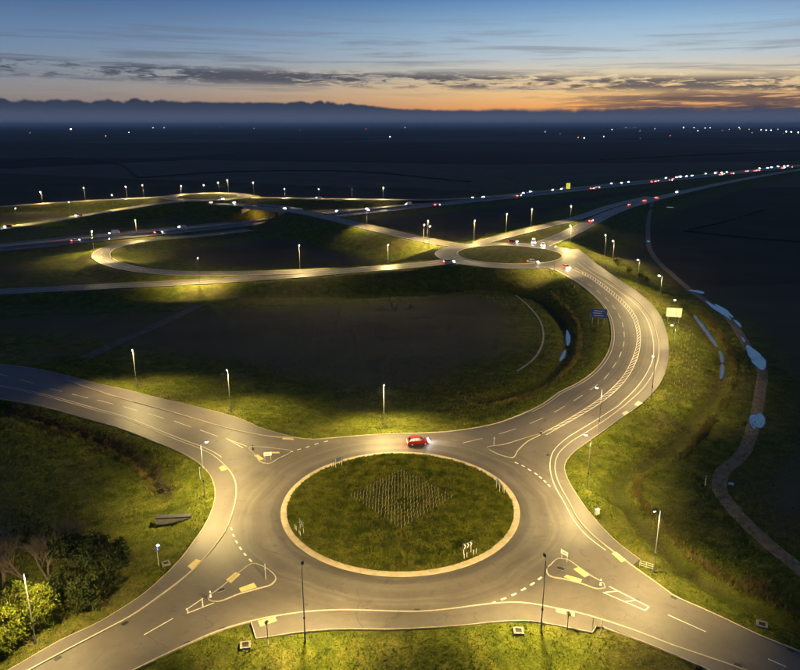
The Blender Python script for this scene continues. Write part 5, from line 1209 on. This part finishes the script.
# ================================================================== FAR DISTANCE
lights = [(-4375.88, 9791.37, -1.2), (-1443.83, 3603.81, -1.2), (-2011.79, 5456.92, -1.2), (-5256.38, 15677.1, -1.2), (-4708.4, 14696.1, -1.2), (-3809.28, 15677.1, -1.2), (-2330.26, 11753.3, -1.2), (-471.88, 10217.9, -1.2), (-45.6, 3345.1, -1.2), (106.4, 15677.1, -1.2), (773.06, 3184.94, -1.2), (762.8, 3039.34, -1.2), (948.79, 3418.74, -1.2), (4809.48, 15677.1, -1.2), (4992.5, 15677.1, -1.2), (1357.29, 3689.37, -1.2), (6035.26, 15677.1, -1.2), (5865.55, 14696.1, -1.2), (5727.06, 13830.6, -1.2), (2715.14, 6708.37, -1.2), (7214.22, 15677.1, -1.2), (4823.67, 10445.3, -1.2), (4456.22, 9398.99, -1.2), (3973.66, 8100.07, -1.2), (3894.4, 7829.46, -1.2), (3820.26, 7576.31, -1.2), (3159.39, 6018.47, -1.2), (3007.53, 5654.81, -1.2), (2887.43, 5332.48, -1.2), (2460.85, 8542.88, -1.2), (6597.08, 15677.1, -1.2), (1157.15, 5867.55, -1.2), (928.62, 4262.35, -1.2), (2188.89, 6708.37, -1.2), (3617.75, 10445.3, -1.2), (3162.67, 7225.79, -1.2), (4200.85, 9398.99, -1.2), (2496.96, 5213.58, -1.2), (4826.51, 9398.99, -1.2), (2445.17, 4690.4, -1.2), (957.64, 2924.69, -1.2), (1276.85, 7829.46, -1.2), (-1064.04, 7829.46, -1.2), (-1302.39, 4690.4, -1.2), (-2624.64, 5213.58, -1.2)]
cols = {10: 'orange', 11: 'white', 7: 'red', 15: 'red', 1: 'orange', 21: 'orange', 22: 'orange', 5: 'orange', 6: 'orange', 32: 'orange', 35: 'orange', 37: 'orange', 39: 'red', 40: 'orange', 42: 'orange', 44: 'orange'}
size = {0: 2.0, 8: 1.5, 16: 1.4, 23: 1.2, 24: 1.3, 25: 1.2, 26: 1.3, 27: 1.4, 28: 1.4, 11: 1.1}
order = sorted(range(len(lights)), key=lambda i: lights[i][0]/lights[i][1]); seen = {}
def flood(i, rank, color):
    x, y, _ = lights[i]; d = math.hypot(x, y); s = d/7000*size.get(i, .75 if i < 31 else .45)*1.3
    o = empty('floodlight_mast', (x, y, -1.3), math.atan2(-y, -x)); tag(o, 'distant %s floodlight near the horizon, %s %s one from the left' % (color, wordy(rank), color), 'floodlight', 'lights along the horizon')
    MB().tube((0, 0, 0), (0, 0, 9), .3, .2, 8).build('mast', 'galvanised', o); hd = MB().box((0, 0, 10.5), (.8, 4.4*s, 3.2*s)).build('lamp_head', 'black_metal', o)
    MB().box((.44, 0, 10.5), (.06, 4.2*s, 3.0*s)).build('lens', 'flood_'+color, hd)
for i in order:
    c = cols.get(i, 'white'); seen[c] = seen.get(c, -1)+1; flood(i, seen[c], c)
def turbine(px, h, ph, rank):
    x, y, _ = px; o = empty('wind_turbine', (x, y, -1.2), math.atan2(-y, -x)); tag(o, 'tiny wind turbine on the horizon, %s of the row from the left' % words[rank], 'wind turbine', 'wind turbines on the horizon')
    MB().tube((0, 0, 0), (0, 0, h), 2.2, 1.4, 8).build('tower', 'sign_back', o); MB().box((0, 0, h+1), (7, 3, 3)).build('nacelle', 'sign_back', o)
    for k in range(3):
        a = ph+k*2.094; MB().tube((4, 0, h+1), (4, math.sin(a)*h*.55, h+1+math.cos(a)*h*.55), 1.5, .3, 6).build('blade', 'sign_back', o)
for i, p_ in enumerate([(-95.76, 11753.3, -1.2), (0, 11753.3, -1.2), (291.85, 13434.9, -1.2), (383.06, 11753.3, -1.2), (590.54, 11753.3, -1.2)]): turbine(p_, 85, i*.7, i)
# field hedges: long, low and dark
def hedge(pl, label, hh=2.2):
    s = spline([p[:2] for p in pl], 8.0); s = s+rng.normal(0, .5, s.shape); n = len(s); V = []; F = []
    for k, (o_, zz) in enumerate(((1.6, -.2), (1.2, .6), (.5, 1), (-.5, 1), (-1.2, .6), (-1.6, -.2))):
        q = offset(s, o_)
        for p_ in q: V.append((p_[0]+random.gauss(0, .2), p_[1]+random.gauss(0, .2), -1.2+zz*hh*random.uniform(.75, 1.25)))
    for k in range(5):
        for i in range(n-1): F.append((k*n+i, k*n+i+1, (k+1)*n+i+1, (k+1)*n+i))
    return tag(obj('hedge', mesh('hedge', V, F, 'hedge_leaf')), label, 'hedge', 'field hedges')
for pl, lab, hh in (([(-672.03, 1220.92, -1.2), (-657.77, 1408.66, -1.2), (-487.22, 1220.92, -1.2), (-313.19, 870.23, -1.2)], 'dark field hedge on the far left beyond the motorway', 1.1), ([(-313.19, 870.23, -1.2), (-230.92, 983.65, -1.2), (-97.15, 1005.43, -1.2), (78.4, 807.89, -1.2)], 'long dark hedge behind the far slip road lamps', 1.1), ([(364.82, 1327.13, -1.2), (518.72, 1453.25, -1.2), (982.2, 1792.82, -1.2)], 'dark hedge beyond the motorway on the right', 1.3),
                ([(171.65, 426.03, -1.2), (193.81, 402.23, -1.2), (218.27, 384.26, -1.2), (240.72, 367.77, -1.2)], 'dark hedge crossing the right hand field', .7), ([(171.65, 426.03, -1.2), (210.62, 467.24, -1.2), (277.41, 542.37, -1.2)], 'dark hedge slanting across the right hand field', .7)):
    hedge(pl, lab, hh)

# ------------------------------------------------------------------ evening haze over the plain
hz = MB().box((0, 24000, 70), (100000, 90000, 148)).mesh('haze', 'kerb'); hz.materials.clear()
hm = bpy.data.materials.new('haze'); hm.use_nodes = True; hm.node_tree.nodes.clear()
ho = hm.node_tree.nodes.new('ShaderNodeOutputMaterial'); hv = hm.node_tree.nodes.new('ShaderNodeVolumePrincipled')
hv.inputs['Color'].default_value = (.85, .90, 1.0, 1); hv.inputs['Density'].default_value = HAZE; hv.inputs['Density Attribute'].default_value = ''
hv.inputs['Anisotropy'].default_value = 0.0
hm.node_tree.links.new(hv.outputs[0], ho.inputs['Volume']); hz.materials.append(hm)
tag(obj('haze', hz), 'thin evening haze over the plain', kind='stuff')
